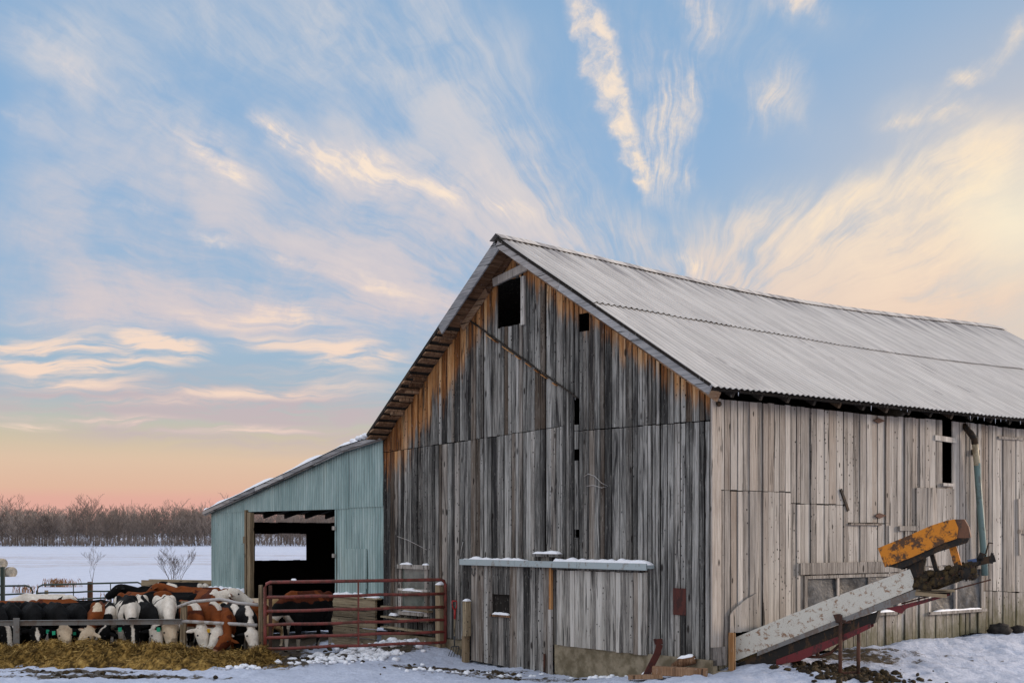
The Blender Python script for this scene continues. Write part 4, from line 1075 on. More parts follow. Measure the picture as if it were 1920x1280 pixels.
# ================================================================== BARN CLEANER CHUTE
random.seed(8)
EA = Vector((atx(1374, 19.35), 19.35, 0)); ED = Vector((2.40, -.97, 0)); EANG = atan2(ED.y, ED.x); EL = ED.length
el = empty('conveyor_chute', (EA.x, EA.y, gz(EA.x, EA.y)), EANG, 'white inclined farm conveyor chute with a rusty yellow drive guard at its upper end', 'conveyor')
EM = (Matrix.Translation(el.location) @ Matrix.Rotation(EANG, 4, 'Z')).inverted()
e_ = ED/EL
def ec(px, py, yo=0.0):    # a pixel on the chute's vertical plane (shifted yo away) -> local x, z
    a = (px-PX)/F; nx_, ny_ = -e_.y, e_.x
    bx, by = EA.x+nx_*yo, EA.y+ny_*yo
    k = (a*by-bx)/(e_.x-a*e_.y)
    return k, CZ+(HZ-py)/F*(by+k*e_.y)-el.location.z
PXZ = lambda a, d, b: (a, d, b)
WD = .46
pan = [ec(1375, 1240), ec(1545, 1172), ec(1712, 1104), ec(1713, 1085), ec(1706, 1066), ec(1544, 1126), ec(1374, 1196)]
for d0 in (0.0, WD):
    o = MB(); o.prism(pan, PXZ, d0, d0+.022); o.build('side_panel', M_white, el)
o = MB()
a, b = ec(1380, 1244), ec(1712, 1110)
o.hexa([(a[0], .025, a[1]+.0), (b[0], .025, b[1]), (b[0], WD, b[1]), (a[0], WD, a[1]), (a[0], .025, a[1]+.04), (b[0], .025, b[1]+.04), (b[0], WD, b[1]+.04), (a[0], WD, a[1]+.04)]); o.build('trough_floor', M_muck, el)
o = MB()
poly = [ec(1420, 1229), ec(1590, 1163), ec(1741, 1112), ec(1741, 1101), ec(1712, 1106), ec(1545, 1171), ec(1420, 1221)]
o.prism(poly, PXZ, -.012, .0); o.prism([(x_, z_) for x_, z_ in poly], PXZ, WD+.022, WD+.04); o.build('lower_channel', M_greych, el)
o = MB()
poly = [ec(1455, 1246), ec(1500, 1238), ec(1575, 1204), ec(1632, 1177), ec(1632, 1168), ec(1570, 1193), ec(1455, 1236)]
o.prism(poly, PXZ, .02, .05); o.prism(poly, PXZ, WD-.05, WD-.02)
o.prism([ec(1660, 1140), ec(1690, 1150), ec(1700, 1140), ec(1780, 1116), ec(1780, 1112), ec(1690, 1134)], PXZ, .02, .05)
o.build('red_frame', M_redp, el)
o = MB(); o.prism([ec(1378, 1246), ec(1450, 1246), ec(1560, 1200), ec(1640, 1168), ec(1646, 1146), ec(1560, 1176), ec(1400, 1236)], PXZ, .03, WD-.03); o.build('return_pan', M_black, el)
# drive head
gy = -.06
A = lambda px, py: ec(px, py, gy)
arc = [A(1646, 1027), A(1659, 1063), A(1710, 1044), A(1771, 1017), A(1794, 1009), A(1797, 990), A(1790, 973), A(1776, 975), A(1745, 985), A(1707, 1002)]
o = MB(); o.prism(arc, PXZ, gy, gy+.012)
o.build('drive_guard', M_yellow, el); guard = bpy.data.objects['drive_guard']
# rim of the guard, wrapping back from the face
o = MB()
rim = [A(1659, 1063), A(1646, 1027), A(1707, 1002), A(1745, 985), A(1776, 975), A(1790, 973), A(1797, 990), A(1794, 1009)]
for (x0, z0), (x1, z1) in zip(rim, rim[1:]):
    o.add([(x0, gy+.004, z0), (x1, gy+.004, z1), (x1, gy+.32, z1), (x0, gy+.32, z0)], [(0, 1, 2, 3)])
rb = o.build('guard_rim', metal('rusty_brown_paint', (.14, .06, .03, 1), (.05, .03, .02), .5, .7, 6), guard); md = rb.modifiers.new('solid', 'SOLIDIFY'); md.thickness = .01
o = MB()
end = [(x_, z_) for x_, z_ in (A(1793, 1012), A(1796, 990), A(1789, 973))]
for k, (d0, d1) in enumerate(((.0, .12), (.12, .24))):
    pass
poly = [A(1790, 973), A(1808, 973), A(1816, 987), A(1820, 1007), A(1794, 1010)]
o.prism(poly, PXZ, gy+.02, gy+.31); o.build('guard_nose', bpy.data.materials['rusty_brown_paint'], guard)
o = MB(); o.prism([A(1662, 1061), A(1690, 1066), A(1756, 1035), A(1813, 1017), A(1818, 1008), A(1790, 1008), A(1766, 1016)], PXZ, gy+.02, gy+.34); o.build('guard_underside_shade', M_black, guard)  # black block standing in for the shade inside the guard's open underside
B_ = lambda px, py, yo=.15: Vector((ec(px, py, yo)[0], yo, ec(px, py, yo)[1]))
o = MB(); o.beam(B_(1784, 1016), B_(1797, 1062), .10, .13, (0, 1, 0)); o.build('guard_strut', M_yellow, el)
o = MB(); o.beam(B_(1745, 1030), B_(1756, 1070), .06, .14, (0, 1, 0)); o.build('guard_strut', M_black, el)
o = MB(); o.tube([B_(1688, 1062, .12), B_(1700, 1058, .12), B_(1706, 1056, .12)], [.05, .05, .04], 8); o.tube([B_(1708, 1052, .25), B_(1735, 1058, .25)], .10, 12); o.box((B_(1702, 1052).x, .02, B_(1705, 1082).z), (B_(1733, 1052).x, .40, B_(1740, 1040).z)); o.build('gear_motor', M_black, el, .012)
o = MB()
head = [ec(1713, 1110), ec(1760, 1104), ec(1808, 1086), ec(1828, 1068), ec(1822, 1056), ec(1796, 1060), ec(1752, 1072), ec(1712, 1070)]
o.prism(head, PXZ, .03, WD-.02); o.build('head_frame', M_muck, el)
o = MB()
for i in range(70):       # chain, paddles and caked manure on the head
    k = random.random(); px = 1712+k*112; c = 1095-k*28; p = B_(px, c+random.uniform(-15, 12), random.choice((random.uniform(-.02, .05), random.uniform(.05, WD))))
    s_ = random.uniform(.025, .065); o.ell(p, (s_*1.5, s_, s_*.9), 7, 5, jit=.35, M=Matrix.Rotation(random.uniform(-1, 1), 3, 'Y'))
o.build('caked_manure', M_muck, el)
o = MB()
for k in range(10):
    p = B_(1722+k*10.5, 1100-k*3.8+random.uniform(-2, 2), .0); q2 = p+Vector((.05, -.01, .02)); o.beam(p, q2, .05, .022, (0, 1, 0))
o.build('drive_chain', M_rust, el)
o = MB(); c = B_(1812, 1075, .0); o.tube([c+Vector((0, -.03, 0)), c+Vector((0, .02, 0))], .085, 14)
for k in range(12): 
    a_ = k*pi/6; o.box((-.014, -.03, .07), (.014, .02, .105), M=Matrix.Translation(c) @ Matrix.Rotation(a_, 4, 'Y'))
o.build('sprocket', M_black, el)
o = MB(); o.beam(B_(1718, 1107, .0), B_(1790, 1107, .0), .05, .04, (0, 0, 1)); o.beam(B_(1716, 1112, -.03), B_(1775, 1117, -.03), .04, .05, (0, 0, 1)); o.build('head_skid', M_plank, el)
o = MB(); o.prism([ec(1700, 1120), ec(1782, 1116), ec(1782, 1106), ec(1740, 1108)], PXZ, .02, .30); o.build('head_bracket', M_black, el)
o = MB(); o.beam(B_(1690, 1131, .1), B_(1858, 1086, .1), .02, .02, (0, 1, 0)); o.build('tie_rod', M_rust, el)
o = MB(); o.beam(B_(1822, 1056), B_(1866, 1046), .10, .045, (0, 1, 0)); o.beam(B_(1828, 1050), B_(1862, 1052), .06, .05, (0, 1, 0)); o.beam(B_(1836, 1050), B_(1842, 1036), .07, .05, (0, 1, 0)); o.tube([B_(1846, 1046), B_(1854, 1017)], .011, 6); o.tube([B_(1858, 1046), B_(1861, 1036)], .022, 6); o.tube([B_(1854, 1017), B_(1862, 1018)], .009, 6); o.build('tension_arm', M_black, el)
o = MB(); o.beam(B_(1815, 1053, .05), B_(1831, 1050, .05), .06, .04, (0, 1, 0)); o.build('tension_plate', simple('faded_blue_paint', (.05, .08, .16, 1), .6, .3), el)
o = MB(); o.tube([B_(1490, 1222, .1), B_(1515, 1230, .1), B_(1535, 1231, .1), B_(1556, 1224, .1), B_(1575, 1208, .1), B_(1584, 1190, .1)], .022, 8); o.tube([B_(1528, 1212, .1), B_(1534, 1230, .1)], .03, 7); o.build('drawbar', M_rust, el)

SB = Vector((atx(1592, 18.75), 18.75, 0)); SB.z = gz(SB.x, SB.y)
st = empty('support_stand', SB, 0, 'rusty steel stand with two legs under the conveyor chute', 'stand')
T = lambda px, py, Y: at(px, py, Y)-SB
for px, yt, yb in ((1575, 1152, 1292), (1609, 1163, 1284)):
    o = MB(); o.tube([T(px, yb, 18.7), T(px+.5, (yt+yb)/2, 18.7), T(px+1, yt, 18.72)], .028, 9); o.build('leg', M_rust, st)
o = MB(); o.beam(T(1568, 1164, 18.72), T(1624, 1166, 18.8), .05, .045, (0, 0, 1)); o.build('crossbar', M_rust, st)
o = MB(); o.beam(T(1572, 1262, 18.7), T(1612, 1260, 18.72), .03, .04, (0, 0, 1)); o.build('foot_bar', M_rust, st)
o = MB(); o.prism([(T(1563, 1152, 18.7).x, T(1563, 1152, 18.7).z), (T(1576, 1150, 18.7).x, T(1576, 1150, 18.7).z), (T(1574, 1164, 18.7).x, T(1574, 1166, 18.7).z), (T(1568, 1164, 18.7).x, T(1568, 1164, 18.7).z)], PXZ, 18.68-SB.y, 18.74-SB.y); o.build('hook', M_rust, st)

# muck on the snow round the stand, rocks by the wall
def chunks(name, m, label, cat, spots, kind='stuff'):
    mb = MB()
    for cx, cy, rx, ry, n, s0, s1, lift in spots:
        for i in range(n):
            X, Y = random.gauss(cx, rx), random.gauss(cy, ry); s_ = random.uniform(s0, s1)
            mb.ell((X, Y, gz(X, Y)+s_*lift), (s_*random.uniform(.8, 1.5), s_*random.uniform(.8, 1.4), s_*random.uniform(.5, .9)), 7, 5, jit=.28, M=Matrix.Rotation(random.uniform(0, 3), 3, 'Z'))
    return tag(mb.build(name, m), label, cat, None, kind)
pt = lambda px, py: (at(px, py, CZ*F/(py-HZ)).x, CZ*F/(py-HZ))
chunks('spilled_manure', M_muck, 'dark spilled manure lumps on the snow under the conveyor head', 'manure', [(SB.x-.1, SB.y+.15, .38, .28, 150, .02, .07, .3), (SB.x+.45, SB.y-.1, .28, .2, 60, .02, .06, .3), (SB.x-.55, SB.y+.5, .16, .3, 40, .02, .06, .3), (SB.x+.6, SB.y+.5, .6, .3, 16, .01, .04, .3)])
for px, py, Y, s, lab in ((1874, 1199, 23.3, .17, 'larger dark rock in the snow beside the long wall'), (1908, 1199, 23.5, .11, 'smaller dark rock in the snow at the right edge')):
    X = atx(px, Y); mb = MB(); mb.ell((0, 0, .05), (s*1.25, s, s*.72), 11, 8, jit=.16)
    tag(mb.build('rock', M_rock, None, 0, (X, Y, gz(X, Y))), lab, 'rock')

# ================================================================== HAY, SNOW LUMPS
random.seed(31)
hm = MB(); X0, X1 = -14.0, -3.85
def hz(X, Y):
    c = 22.4+.22*sin(X*1.3); w = 1.05+.14*sin(X*2.3+1)
    top_ = .225+.05*sin(X*1.7)+.05*sin(X*.83+2)+(.10 if False else 0)
    if X > -5.3: top_ *= .80
    e = ss(X1, X1-.55, X)
    k = max(0, 1-((Y-c)/w)**2)
    n_ = mnoise.fractal(Vector((X*1.9, Y*1.9, 2)), .9, 2.1, 5)
    return gz(X, Y)-.05+e*(top_*k**.8+.11*n_*k**.4*2)+(.05*k*e)+e*.07*k**.3*mnoise.noise(Vector((X*6.5, Y*6.5, 1)))+e*.03*k**.3*mnoise.noise(Vector((X*15, Y*15, 1)))
nx_, ny_ = 420, 90
hm.grid(nx_, ny_, lambda u, v: (X0+(X1+.1-X0)*u, 21.0+2.9*v, hz(X0+(X1+.1-X0)*u, 21.0+2.9*v)), [(random.random()*.8, .5, .5) for _ in range(nx_*ny_)])
for i in range(15000):
    X, Y = random.uniform(-11, X1+.15), random.gauss(22.3, .55)
    if not 21.1 < Y < 23.8: continue
    z = hz(X, Y); a_ = random.uniform(0, pi*2); p_ = random.gauss(.2, .35); L = random.uniform(.06, .19); w = random.uniform(.004, .009)
    d = Vector((cos(a_)*cos(p_), sin(a_)*cos(p_), sin(p_))); sd2 = Vector((-sin(a_), cos(a_), random.uniform(-.6, .6)))*w
    c = Vector((X, Y, z+random.uniform(0, .045)))
    t_ = (random.random(), random.random(), random.random())
    hm.add([c-d*L/2-sd2, c-d*L/2+sd2, c+d*L/2+sd2*.4, c+d*L/2-sd2*.4], [(0, 1, 2, 3)], t_)
tag(hm.build('hay_pile', M_hay), 'long low heap of loose yellow brown hay the cows are eating', 'hay', None, 'stuff')
sx = lambda px, py: pt(px, py)
chunks('snow_lumps', M_snowc, 'broken lumps of snow along the foot of the red gate', 'snow', [(*sx(700, 1228), .35, .3, 60, .03, .09, .35), (*sx(640, 1236), .45, .22, 60, .02, .07, .35), (*sx(600, 1242), .4, .2, 36, .02, .06, .35), (*sx(450, 1252), .2, .12, 14, .03, .06, .4), (*sx(760, 1215), .3, .4, 30, .03, .10, .35), (*sx(280, 1246), .5, .15, 12, .02, .05, .5),
    (atx(718, 24.6), 24.6, .18, .12, 16, .03, .08, 1.6), (atx(735, 24.5), 24.5, .4, .12, 30, .04, .10, .6), (*sx(900, 1255), .7, .25, 40, .015, .05, .3), (*sx(1180, 1268), .5, .15, 14, .02, .06, .3)])
chunks('dirt_clods', M_muck, 'dark frozen clods of dirt strewn over the snowy yard', 'dirt', [(*sx(720, 1216), .5, .4, 60, .02, .06, .3), (*sx(610, 1235), .5, .25, 60, .015, .05, .3), (*sx(880, 1248), .9, .2, 60, .01, .035, .3), (*sx(120, 1262), .8, .15, 30, .015, .05, .3), (*sx(240, 1270), .7, .12, 30, .015, .05, .3), (*sx(960, 1265), .8, .15, 20, .01, .03, .3), (*sx(1760, 1225), 1.2, .5, 40, .008, .03, .3)])

# ================================================================== CATTLE
random.seed(77)
def cow_mesh(pose, vox=.020):
    """one continuous skin: trunk, neck, head, ears, legs and tail fused; x is forward, feet on z = 0"""
    mb = MB()
    H = lambda pts: mb.tube([p[0] for p in pts], [p[1] for p in pts], 14)
    fat = pose.get('fat', 1.0)
    trunk = [(-.80, 1.00, .07, .08), (-.77, 1.00, .17, .19), (-.66, .985, .235, .255), (-.48, .95, .265, .305), (-.22, .90, .30, .345), (.05, .875, .30, .36), (.28, .90, .265, .345), (.46, .935, .23, .315), (.60, .96, .175, .25), (.70, .98, .10, .15)]
    H([(Vector((x, 0, z)), (w*fat, h)) for x, z, w, h in trunk])
    H([(Vector((-.55, 0, 1.24)), .05), (Vector((-.2, 0, 1.225)), .06), (Vector((.2, 0, 1.225)), .06), (Vector((.45, 0, 1.245)), .07), (Vector((.62, 0, 1.21)), .05)])   # backbone and withers
    for sg in (1, -1):
        mb.ell((-.62, sg*.15, 1.13), (.16, .10, .14)); mb.ell((.44, sg*.155, .86), (.17, .085, .25)); mb.ell((-.56, sg*.16, .86), (.19, .10, .25))
    hb, nose = Vector(pose['poll']), Vector(pose['nose'])
    up = Vector(pose.get('up', (0, 0, 1)))
    mid = (Vector((.60, 0, 1.02))+hb)/2+Vector(pose.get('bow', (0, 0, .0)))
    H([(Vector((.40, 0, .99)), (.19, .29)), (Vector((.58, 0, 1.01)), (.15, .25)), (mid, (.115, .17)), (hb+(hb-nose)*.02, (.09, .115))])
    ax = (nose-hb).normalized(); sd_ = ax.cross(up).normalized(); fu = sd_.cross(ax).normalized(); L = (nose-hb).length
    for k, w, h, off in ((0, 0, 0, 0),):
        pass
    HS = 1.22; L *= 1.12
    pts = [(-.08, .090, .080, .0), (.02, .126, .112, 0), (.20, .138, .132, -.01), (.42, .112, .122, -.018), (.65, .088, .096, -.018), (.84, .094, .086, -.02), (.96, .088, .070, -.022), (1.02, .05, .044, -.022)]
    mb.tube([hb+ax*(L*k)+fu*o_ for k, w, h, o_ in pts], [(w*HS, h*HS) for k, w, h, o_ in pts], 14, up=tuple(fu))
    mb.ell(hb+fu*.05-ax*.02, (.07, .07, .06))
    for sg in (1, -1):       # ears: flat leaves out to the sides
        a = hb+sd_*sg*.11+ax*.03+fu*.01; drop = pose.get('ear', .25)
        d = (sd_*sg+Vector((0, 0, -drop))-ax*.15).normalized(); n_ = d.cross(ax).normalized()
        mb.tube([a, a+d*.06, a+d*.13, a+d*.20, a+d*.25], [(.022, .022), (.050, .020), (.058, .019), (.040, .017), (.012, .012)], 10, up=tuple(n_))
    st = pose.get('step', 0.0)
    for i, sg in enumerate((1, -1)):
        s1 = st if i == 0 else -st
        H([(Vector((.44, sg*.15, .80)), .115), (Vector((.43+s1*.3, sg*.155, .60)), .085), (Vector((.44+s1*.7, sg*.155, .36)), .055), (Vector((.435+s1*.8, sg*.155, .34)), .054), (Vector((.44+s1, sg*.155, .12)), .036), (Vector((.445+s1, sg*.155, .075)), .046), (Vector((.465+s1, sg*.155, .0)), .058)])
        s2 = -s1
        H([(Vector((-.57, sg*.15, .92)), .17), (Vector((-.52+s2*.2, sg*.17, .70)), .135), (Vector((-.60+s2*.5, sg*.165, .54)), .085), (Vector((-.70+s2*.7, sg*.16, .43)), .060), (Vector((-.695+s2*.8, sg*.16, .38)), .052), (Vector((-.665+s2, sg*.16, .13)), .038), (Vector((-.655+s2, sg*.16, .08)), .046), (Vector((-.63+s2, sg*.16, .0)), .058)])
    H([(Vector((-.74, 0, 1.20)), .04), (Vector((-.84, 0, 1.14)), .030), (Vector((-.87, .01, .9)), .024), (Vector((-.86, .02, .62)), .022), (Vector((-.85, .02, .48)), .04), (Vector((-.85, .02, .36)), .02)])
    me = bpy.data.meshes.new('cow_base'); me.from_pydata(mb.v, [], mb.f); me.update()
    ob = bpy.data.objects.new('cow_base', me); COL.objects.link(ob)
    r = ob.modifiers.new('r', 'REMESH'); r.mode = 'VOXEL'; r.voxel_size = vox
    s_ = ob.modifiers.new('s', 'SMOOTH'); s_.iterations = 3; s_.factor = .5
    dg = bpy.context.evaluated_depsgraph_get(); out = bpy.data.meshes.new_from_object(ob.evaluated_get(dg))
    bpy.data.objects.remove(ob); bpy.data.meshes.remove(me)
    out.polygons.foreach_set('use_smooth', [True]*len(out.polygons))
    info = dict(poll=hb, nose=nose, ax=ax, sd=sd_, fu=fu, L=L)
    return out, info
POSES = {
    'eat': dict(poll=(1.04, 0, .74), nose=(1.26, .02, .27), up=(1, 0, .35), bow=(0, 0, .06)),
    'eat_side': dict(poll=(1.0, .10, .62), nose=(1.20, .42, .34), up=(.4, .1, 1), bow=(0, .02, .05)),
    'eat_turn': dict(poll=(1.02, -.12, .70), nose=(1.18, -.38, .32), up=(.6, -.3, .6), bow=(0, -.02, .05)),
    'look': dict(poll=(1.08, 0, .72), nose=(1.40, .02, .40), up=(.5, 0, 1), bow=(0, 0, .04)),
    'stand': dict(poll=(1.02, 0, 1.26), nose=(1.40, .06, 1.04), up=(.3, 0, 1), bow=(0, 0, .02), step=.08),
    'turn': dict(poll=(.98, .18, 1.24), nose=(1.14, .58, 1.02), up=(.2, .3, 1), bow=(0, .03, .02), step=-.06),
    'low': dict(poll=(1.10, -.05, .92), nose=(1.42, -.12, .66), up=(.5, 0, 1), bow=(0, 0, .03), step=.1),
}
BASE = {k: cow_mesh(v) for k, v in POSES.items()}
BLK, WHT, CRM, RED, DRED, TAN, PINK = (.007, .007, .0075), (.76, .71, .63), (.70, .58, .43), (.20, .056, .016), (.085, .022, .010), (.40, .26, .13), (.45, .24, .19)
def coat(kind, me, info, seed, thr=.0):
    n = len(me.vertices); co = np.zeros(n*3, 'f'); me.vertices.foreach_get('co', co); co = co.reshape(-1, 3)
    col = np.zeros((n, 4), 'f'); col[:, 3] = 1
    hb, ax, sd_, fu, L = info['poll'], np.array(info['ax']), np.array(info['sd']), np.array(info['fu']), info['L']
    rel = co-np.array(hb); k = rel@ax/L; s_ = rel@sd_; f_ = rel@fu; rr = np.sqrt(s_**2+f_**2)
    head = (k > -.16) & (k < 1.15) & (rr < .36); ear = head & (abs(s_) > .165) & (k < .35)
    for i in range(n):
        x, y, z = (float(c) for c in co[i]); c = None
        v = mnoise.noise(Vector((x*1.9+seed, y*1.9+seed*.7, z*1.6)))+.35*mnoise.noise(Vector((x*5+seed, y*5, z*5)))
        v2 = mnoise.noise(Vector((x*4+seed, y*4, z*4+seed)))
        if kind[0] == 'spotted':
            c = BLK if v > thr else WHT
            if z < .45: c = WHT
            if head[i]: c = WHT if abs(s_[i]+.02*v2) < kind[1] and not ear[i] else BLK
            elif x > .55 and kind[2]: c = BLK
        elif kind[0] == 'black':
            c = BLK
            if head[i]:
                if kind[1] == 'face': c = WHT if not ear[i] else BLK
                elif kind[1] == 'cream': c = CRM if not ear[i] else BLK
                elif kind[1] == 'diamond': c = WHT if abs(s_[i])*2.0+abs(k[i]-.32)*.32+.02*v2 < .115 and f_[i] > 0 else BLK
                elif kind[1] == 'blaze': c = WHT if abs(s_[i]+.02*v2) < .05 or k[i] > .75 else BLK
            elif kind[2] and (z < .40+.15*v2 or (x > .3 and abs(y) < .06+.06*v2 and z > .8)): c = WHT
        elif kind[0] == 'red':
            c = RED if v > -.25 else DRED
            if kind[1] == 'white' and ((head[i] and not (ear[i] and v2 > -.3) and not (abs(s_[i]) > .10 and k[i] < .45 and v2 > -.15)) or (x > .4 and z > 1.12 and abs(y) < .1+.05*v2) or z < .42+.1*v2 or (x > .5 and z < .75)): c = WHT if kind[2] else CRM
            elif z < .2: c = DRED
        elif kind[0] == 'white':
            c = WHT if v < .30 else BLK
            if head[i]: c = CRM if not ear[i] else (WHT if v2 > -.1 else BLK)
            if kind[1] == 'eyes' and head[i] and abs(s_[i]) > .09 and .1 < k[i] < .5 and s_[i] > 0: c = BLK
        elif kind[0] == 'redblack':
            c = (RED if v > .1 else DRED) if z+.12*v2 > 1.08 else BLK
            if head[i]: c = TAN if not ear[i] else DRED
            elif x > .3 and abs(y) < .1 and z < .8 or z < .3 and v2 > 0: c = WHT
        elif kind[0] == 'tan': c = TAN if v > -.2 else CRM
        if head[i] and k[i] > .93 and not (kind[0] == 'black' and kind[1] in ('none', 'diamond')): c = PINK if kind[0] != 'spotted' else (.12, .09, .085)
        d = 1+.22*v2
        if z < .06: c = (.02, .016, .012)
        if z < .5 and v2+.4*v > .15 and c[0] > .2: c = tuple(q*.35+w_*.65 for q, w_ in zip(c, (.09, .06, .03)))
        col[i, :3] = [q*d for q in c]
    ca = me.color_attributes.get('tone') or me.color_attributes.new('tone', 'FLOAT_COLOR', 'POINT'); ca.data.foreach_set('color', col.ravel())
def cow(label, px, Y, face, pose, kind, scale=.83, seed=None, thr=.0, tags=(), dz=0.0, flip=False, grp='cattle at the feed rail'):
    base, info = BASE[pose]; me = base.copy(); me.name = 'cow'
    seed = seed if seed is not None else random.uniform(0, 90)
    coat(kind, me, info, seed, thr); me.materials.clear(); me.materials.append(M_cow)
    o = bpy.data.objects.new('cow', me); COL.objects.link(o)
    X = atx(px, Y); o.location = (X, Y, gz(X, Y)+dz-.01)
    if grp == 'cattle at the feed rail': face += 90+math.degrees(atan2(-Y, -X))+6
    o.rotation_euler = (0, 0, radians(face)); o.scale = (scale, scale*(-1 if flip else 1), scale)
    tag(o, label, 'cow', grp)
    hb, ax, sd_, fu, L = (info[q] for q in ('poll', 'ax', 'sd', 'fu', 'L'))
    for sg in (1, -1):
        e = MB(); e.ell(hb+ax*(L*.30)+sd_*sg*.132+fu*.072, (.021, .021, .021), 8, 6); e.build('eye', M_eye, o)
    for i, (sg, m_) in enumerate(tags):
        e = MB(); c = hb+sd_*sg*.23+ax*.035+fu*.03-Vector((0, 0, .045)); n_ = ax
        e.beam(c-Vector((0, 0, .045)), c+Vector((0, 0, .04)), .07, .012, ax+fu*.4); e.build('ear_tag', m_, o, .006)
    return o
G_, Y_ = M_tagg, M_tagy
# front row, eating under the rail (face -90 looks at the camera)
cow('black cow with a white nose eating at the left edge of the photo', -18, 24.55, -78, 'eat', ('black', 'blaze', False))
cow('black cow with a white diamond on its forehead, head down behind the hay', 62, 24.72, -92, 'eat', ('black', 'diamond', False), tags=((-1, G_),))
cow('black cow with a broad cream face eating hay beside the one with a white diamond', 104, 24.68, -86, 'eat', ('black', 'cream', False), tags=((1, G_),))
cow('red cow with a white face turned to the left in the front row', 186, 24.75, -100, 'eat_turn', ('red', 'white', False))
cow('black and white cow with its black head low behind the hay', 240, 24.85, -92, 'eat', ('spotted', .03, False), .93, thr=-.06, seed=12.4, tags=((1, G_),))
cow('black cow with a white face and green ear tag, mid row', 274, 24.72, -84, 'eat', ('black', 'face', False), tags=((-1, G_),))
cow('mostly white cow with black patches standing high in the front row', 312, 24.85, -92, 'eat', ('white', 'plain', False), .93, seed=31.0, tags=((1, G_),))
cow('cream faced red cow, left one of the pair eating cheek to cheek', 352, 24.5, -80, 'eat', ('red', 'white', True), .86)
cow('white faced red cow with a yellow ear tag, eating cheek to cheek with another', 384, 24.42, -72, 'eat_turn', ('red', 'white', True), .86, tags=((1, Y_),))
cow('small brown red calf with its plain brown head in the hay', 418, 24.15, -84, 'eat_side', ('red', 'none', False), .76, flip=True)
cow('dark calf with a white face looking straight at the camera', 459, 24.22, -88, 'look', ('black', 'face', True), .80, seed=5)
cow('dark red backed steer with a low tan face behind the red gate', 572, 24.75, -118, 'eat_turn', ('redblack', '', False), .90, seed=8, grp='cattle in the yard')
cow('spotted cow with a narrow white stripe on its black head in the front row', 205, 25.0, -94, 'eat_turn', ('spotted', .02, False), seed=27.0, thr=-.15)
cow('black cow with its head half hidden between two white faced ones', 330, 24.95, -88, 'eat', ('black', 'blaze', False), .84)
cow('dark cow with a white chest hidden among the calves in front', 436, 24.8, -90, 'eat', ('black', 'none', True), .82)
cow('plain black cow eating beside the post of the feed rail', 20, 24.9, -92, 'eat', ('black', 'blaze', False))
cow('black cow with a white nose eating between a cream face and a red cow', 143, 24.95, -86, 'eat', ('black', 'diamond', False), .80, tags=((1, G_),))
# second row
cow('large black cow with its round rump behind the rail at the far left', 55, 26.6, -60, 'low', ('black', 'none', False), .80, grp='cattle in the yard')
cow('grey black cow with a round back behind the white faced cow', 128, 26.7, -120, 'low', ('black', 'none', False), .78, grp='cattle in the yard')
cow('black cow standing side on behind the front row', 160, 28.0, 0, 'low', ('black', 'none', False), .80, grp='cattle in the yard')
cow('white cow with black patches, side on at the back left', 82, 29.4, 180, 'low', ('white', 'plain', False), .88, seed=44.0, grp='cattle in the yard')
cow('red brown cow behind the large black one at the left', 14, 27.6, 170, 'low', ('red', 'none', False), .80, grp='cattle in the yard')
cow('red brown cow between the black ones behind the rail', 105, 27.8, -20, 'low', ('red', 'none', False), .82, grp='cattle in the yard')
cow('black and white blotched cow seen from behind the front row', 262, 26.9, -70, 'low', ('spotted', .03, False), .90, seed=19.0, thr=.02, grp='cattle in the yard')
cow('red brown cow with its raised head between the blotched ones', 258, 28.9, -50, 'turn', ('red', 'none', False), .92, grp='cattle in the yard')
cow('tall black cow standing in front of the shed wall', 320, 28.4, 175, 'low', ('black', 'none', False), .93, grp='cattle in the yard')
cow('red brown cow with a white poll standing by the plank ledge', 392, 28.0, -60, 'turn', ('red', 'white', True), .98, grp='cattle in the yard')
cow('red brown cow side on behind the bent pipe rail', 372, 29.6, 160, 'stand', ('red', 'none', False), 1.0, grp='cattle in the yard')
cow('white cow with a brown head lying close behind the bent pipe rail', 384, 25.9, -110, 'low', ('white', 'eyes', False), .78, seed=3.0, grp='cattle in the yard')
cow('dark red calf with white shoulder stripes behind the pipe rails', 452, 26.3, 150, 'low', ('red', 'white', True), .80, grp='cattle in the yard')
cow('tan calf at the corner post of the shed doorway', 470, 27.6, -150, 'low', ('tan', '', False), .84, grp='cattle in the yard')
cow('black cow with a white back at the feed bunk beside the shed', 335, 33.0, 170, 'low', ('spotted', .03, True), 1.0, seed=60, thr=-.05, grp='cattle in the yard')
cow('black cow at the feed bunk with its head over the planks', 300, 33.2, -160, 'stand', ('black', 'none', False), .92, tags=((1, G_),), grp='cattle in the yard')
for m_, _ in BASE.values(): bpy.data.meshes.remove(m_)

# ================================================================== BEHIND THE YARD
random.seed(41)
def bgate(label, px0, px1, Y0, Y1, tops0, tops1):
    A_, B_ = (atx(px0, Y0), Y0), (atx(px1, Y1), Y1)
    zs = [((CZ-(a-HZ)/F*Y0)+(CZ-(b-HZ)/F*Y1))/2 for a, b in zip(tops0, tops1)]
    return gate(label, A_, B_, zs, .024, M_green, (.33, .68), 'gate', 'dark green gates behind the cattle', .16)
bgate('long dark green gate behind the cattle, left of the feed bunk', 69, 268, 34.5, 36.5, [1098, 1113, 1126, 1139, 1150, 1160], [1089, 1104, 1117, 1130, 1142, 1153])
bgate('dark green gate at the left edge of the photo behind the cattle', -140, 61, 33.5, 34.5, [1100, 1116, 1129, 1142, 1153, 1163], [1097, 1113, 1126, 1138, 1149, 1159])
post('fence_post', 169, 35.7, 1090, 1160, .12, .12, M_brown, 'brown wooden fence post behind the long green gate')
post('fence_post', 87, 35.0, 1106, 1160, .08, .08, M_post, 'short wooden fence post near the hinge of the long green gate')
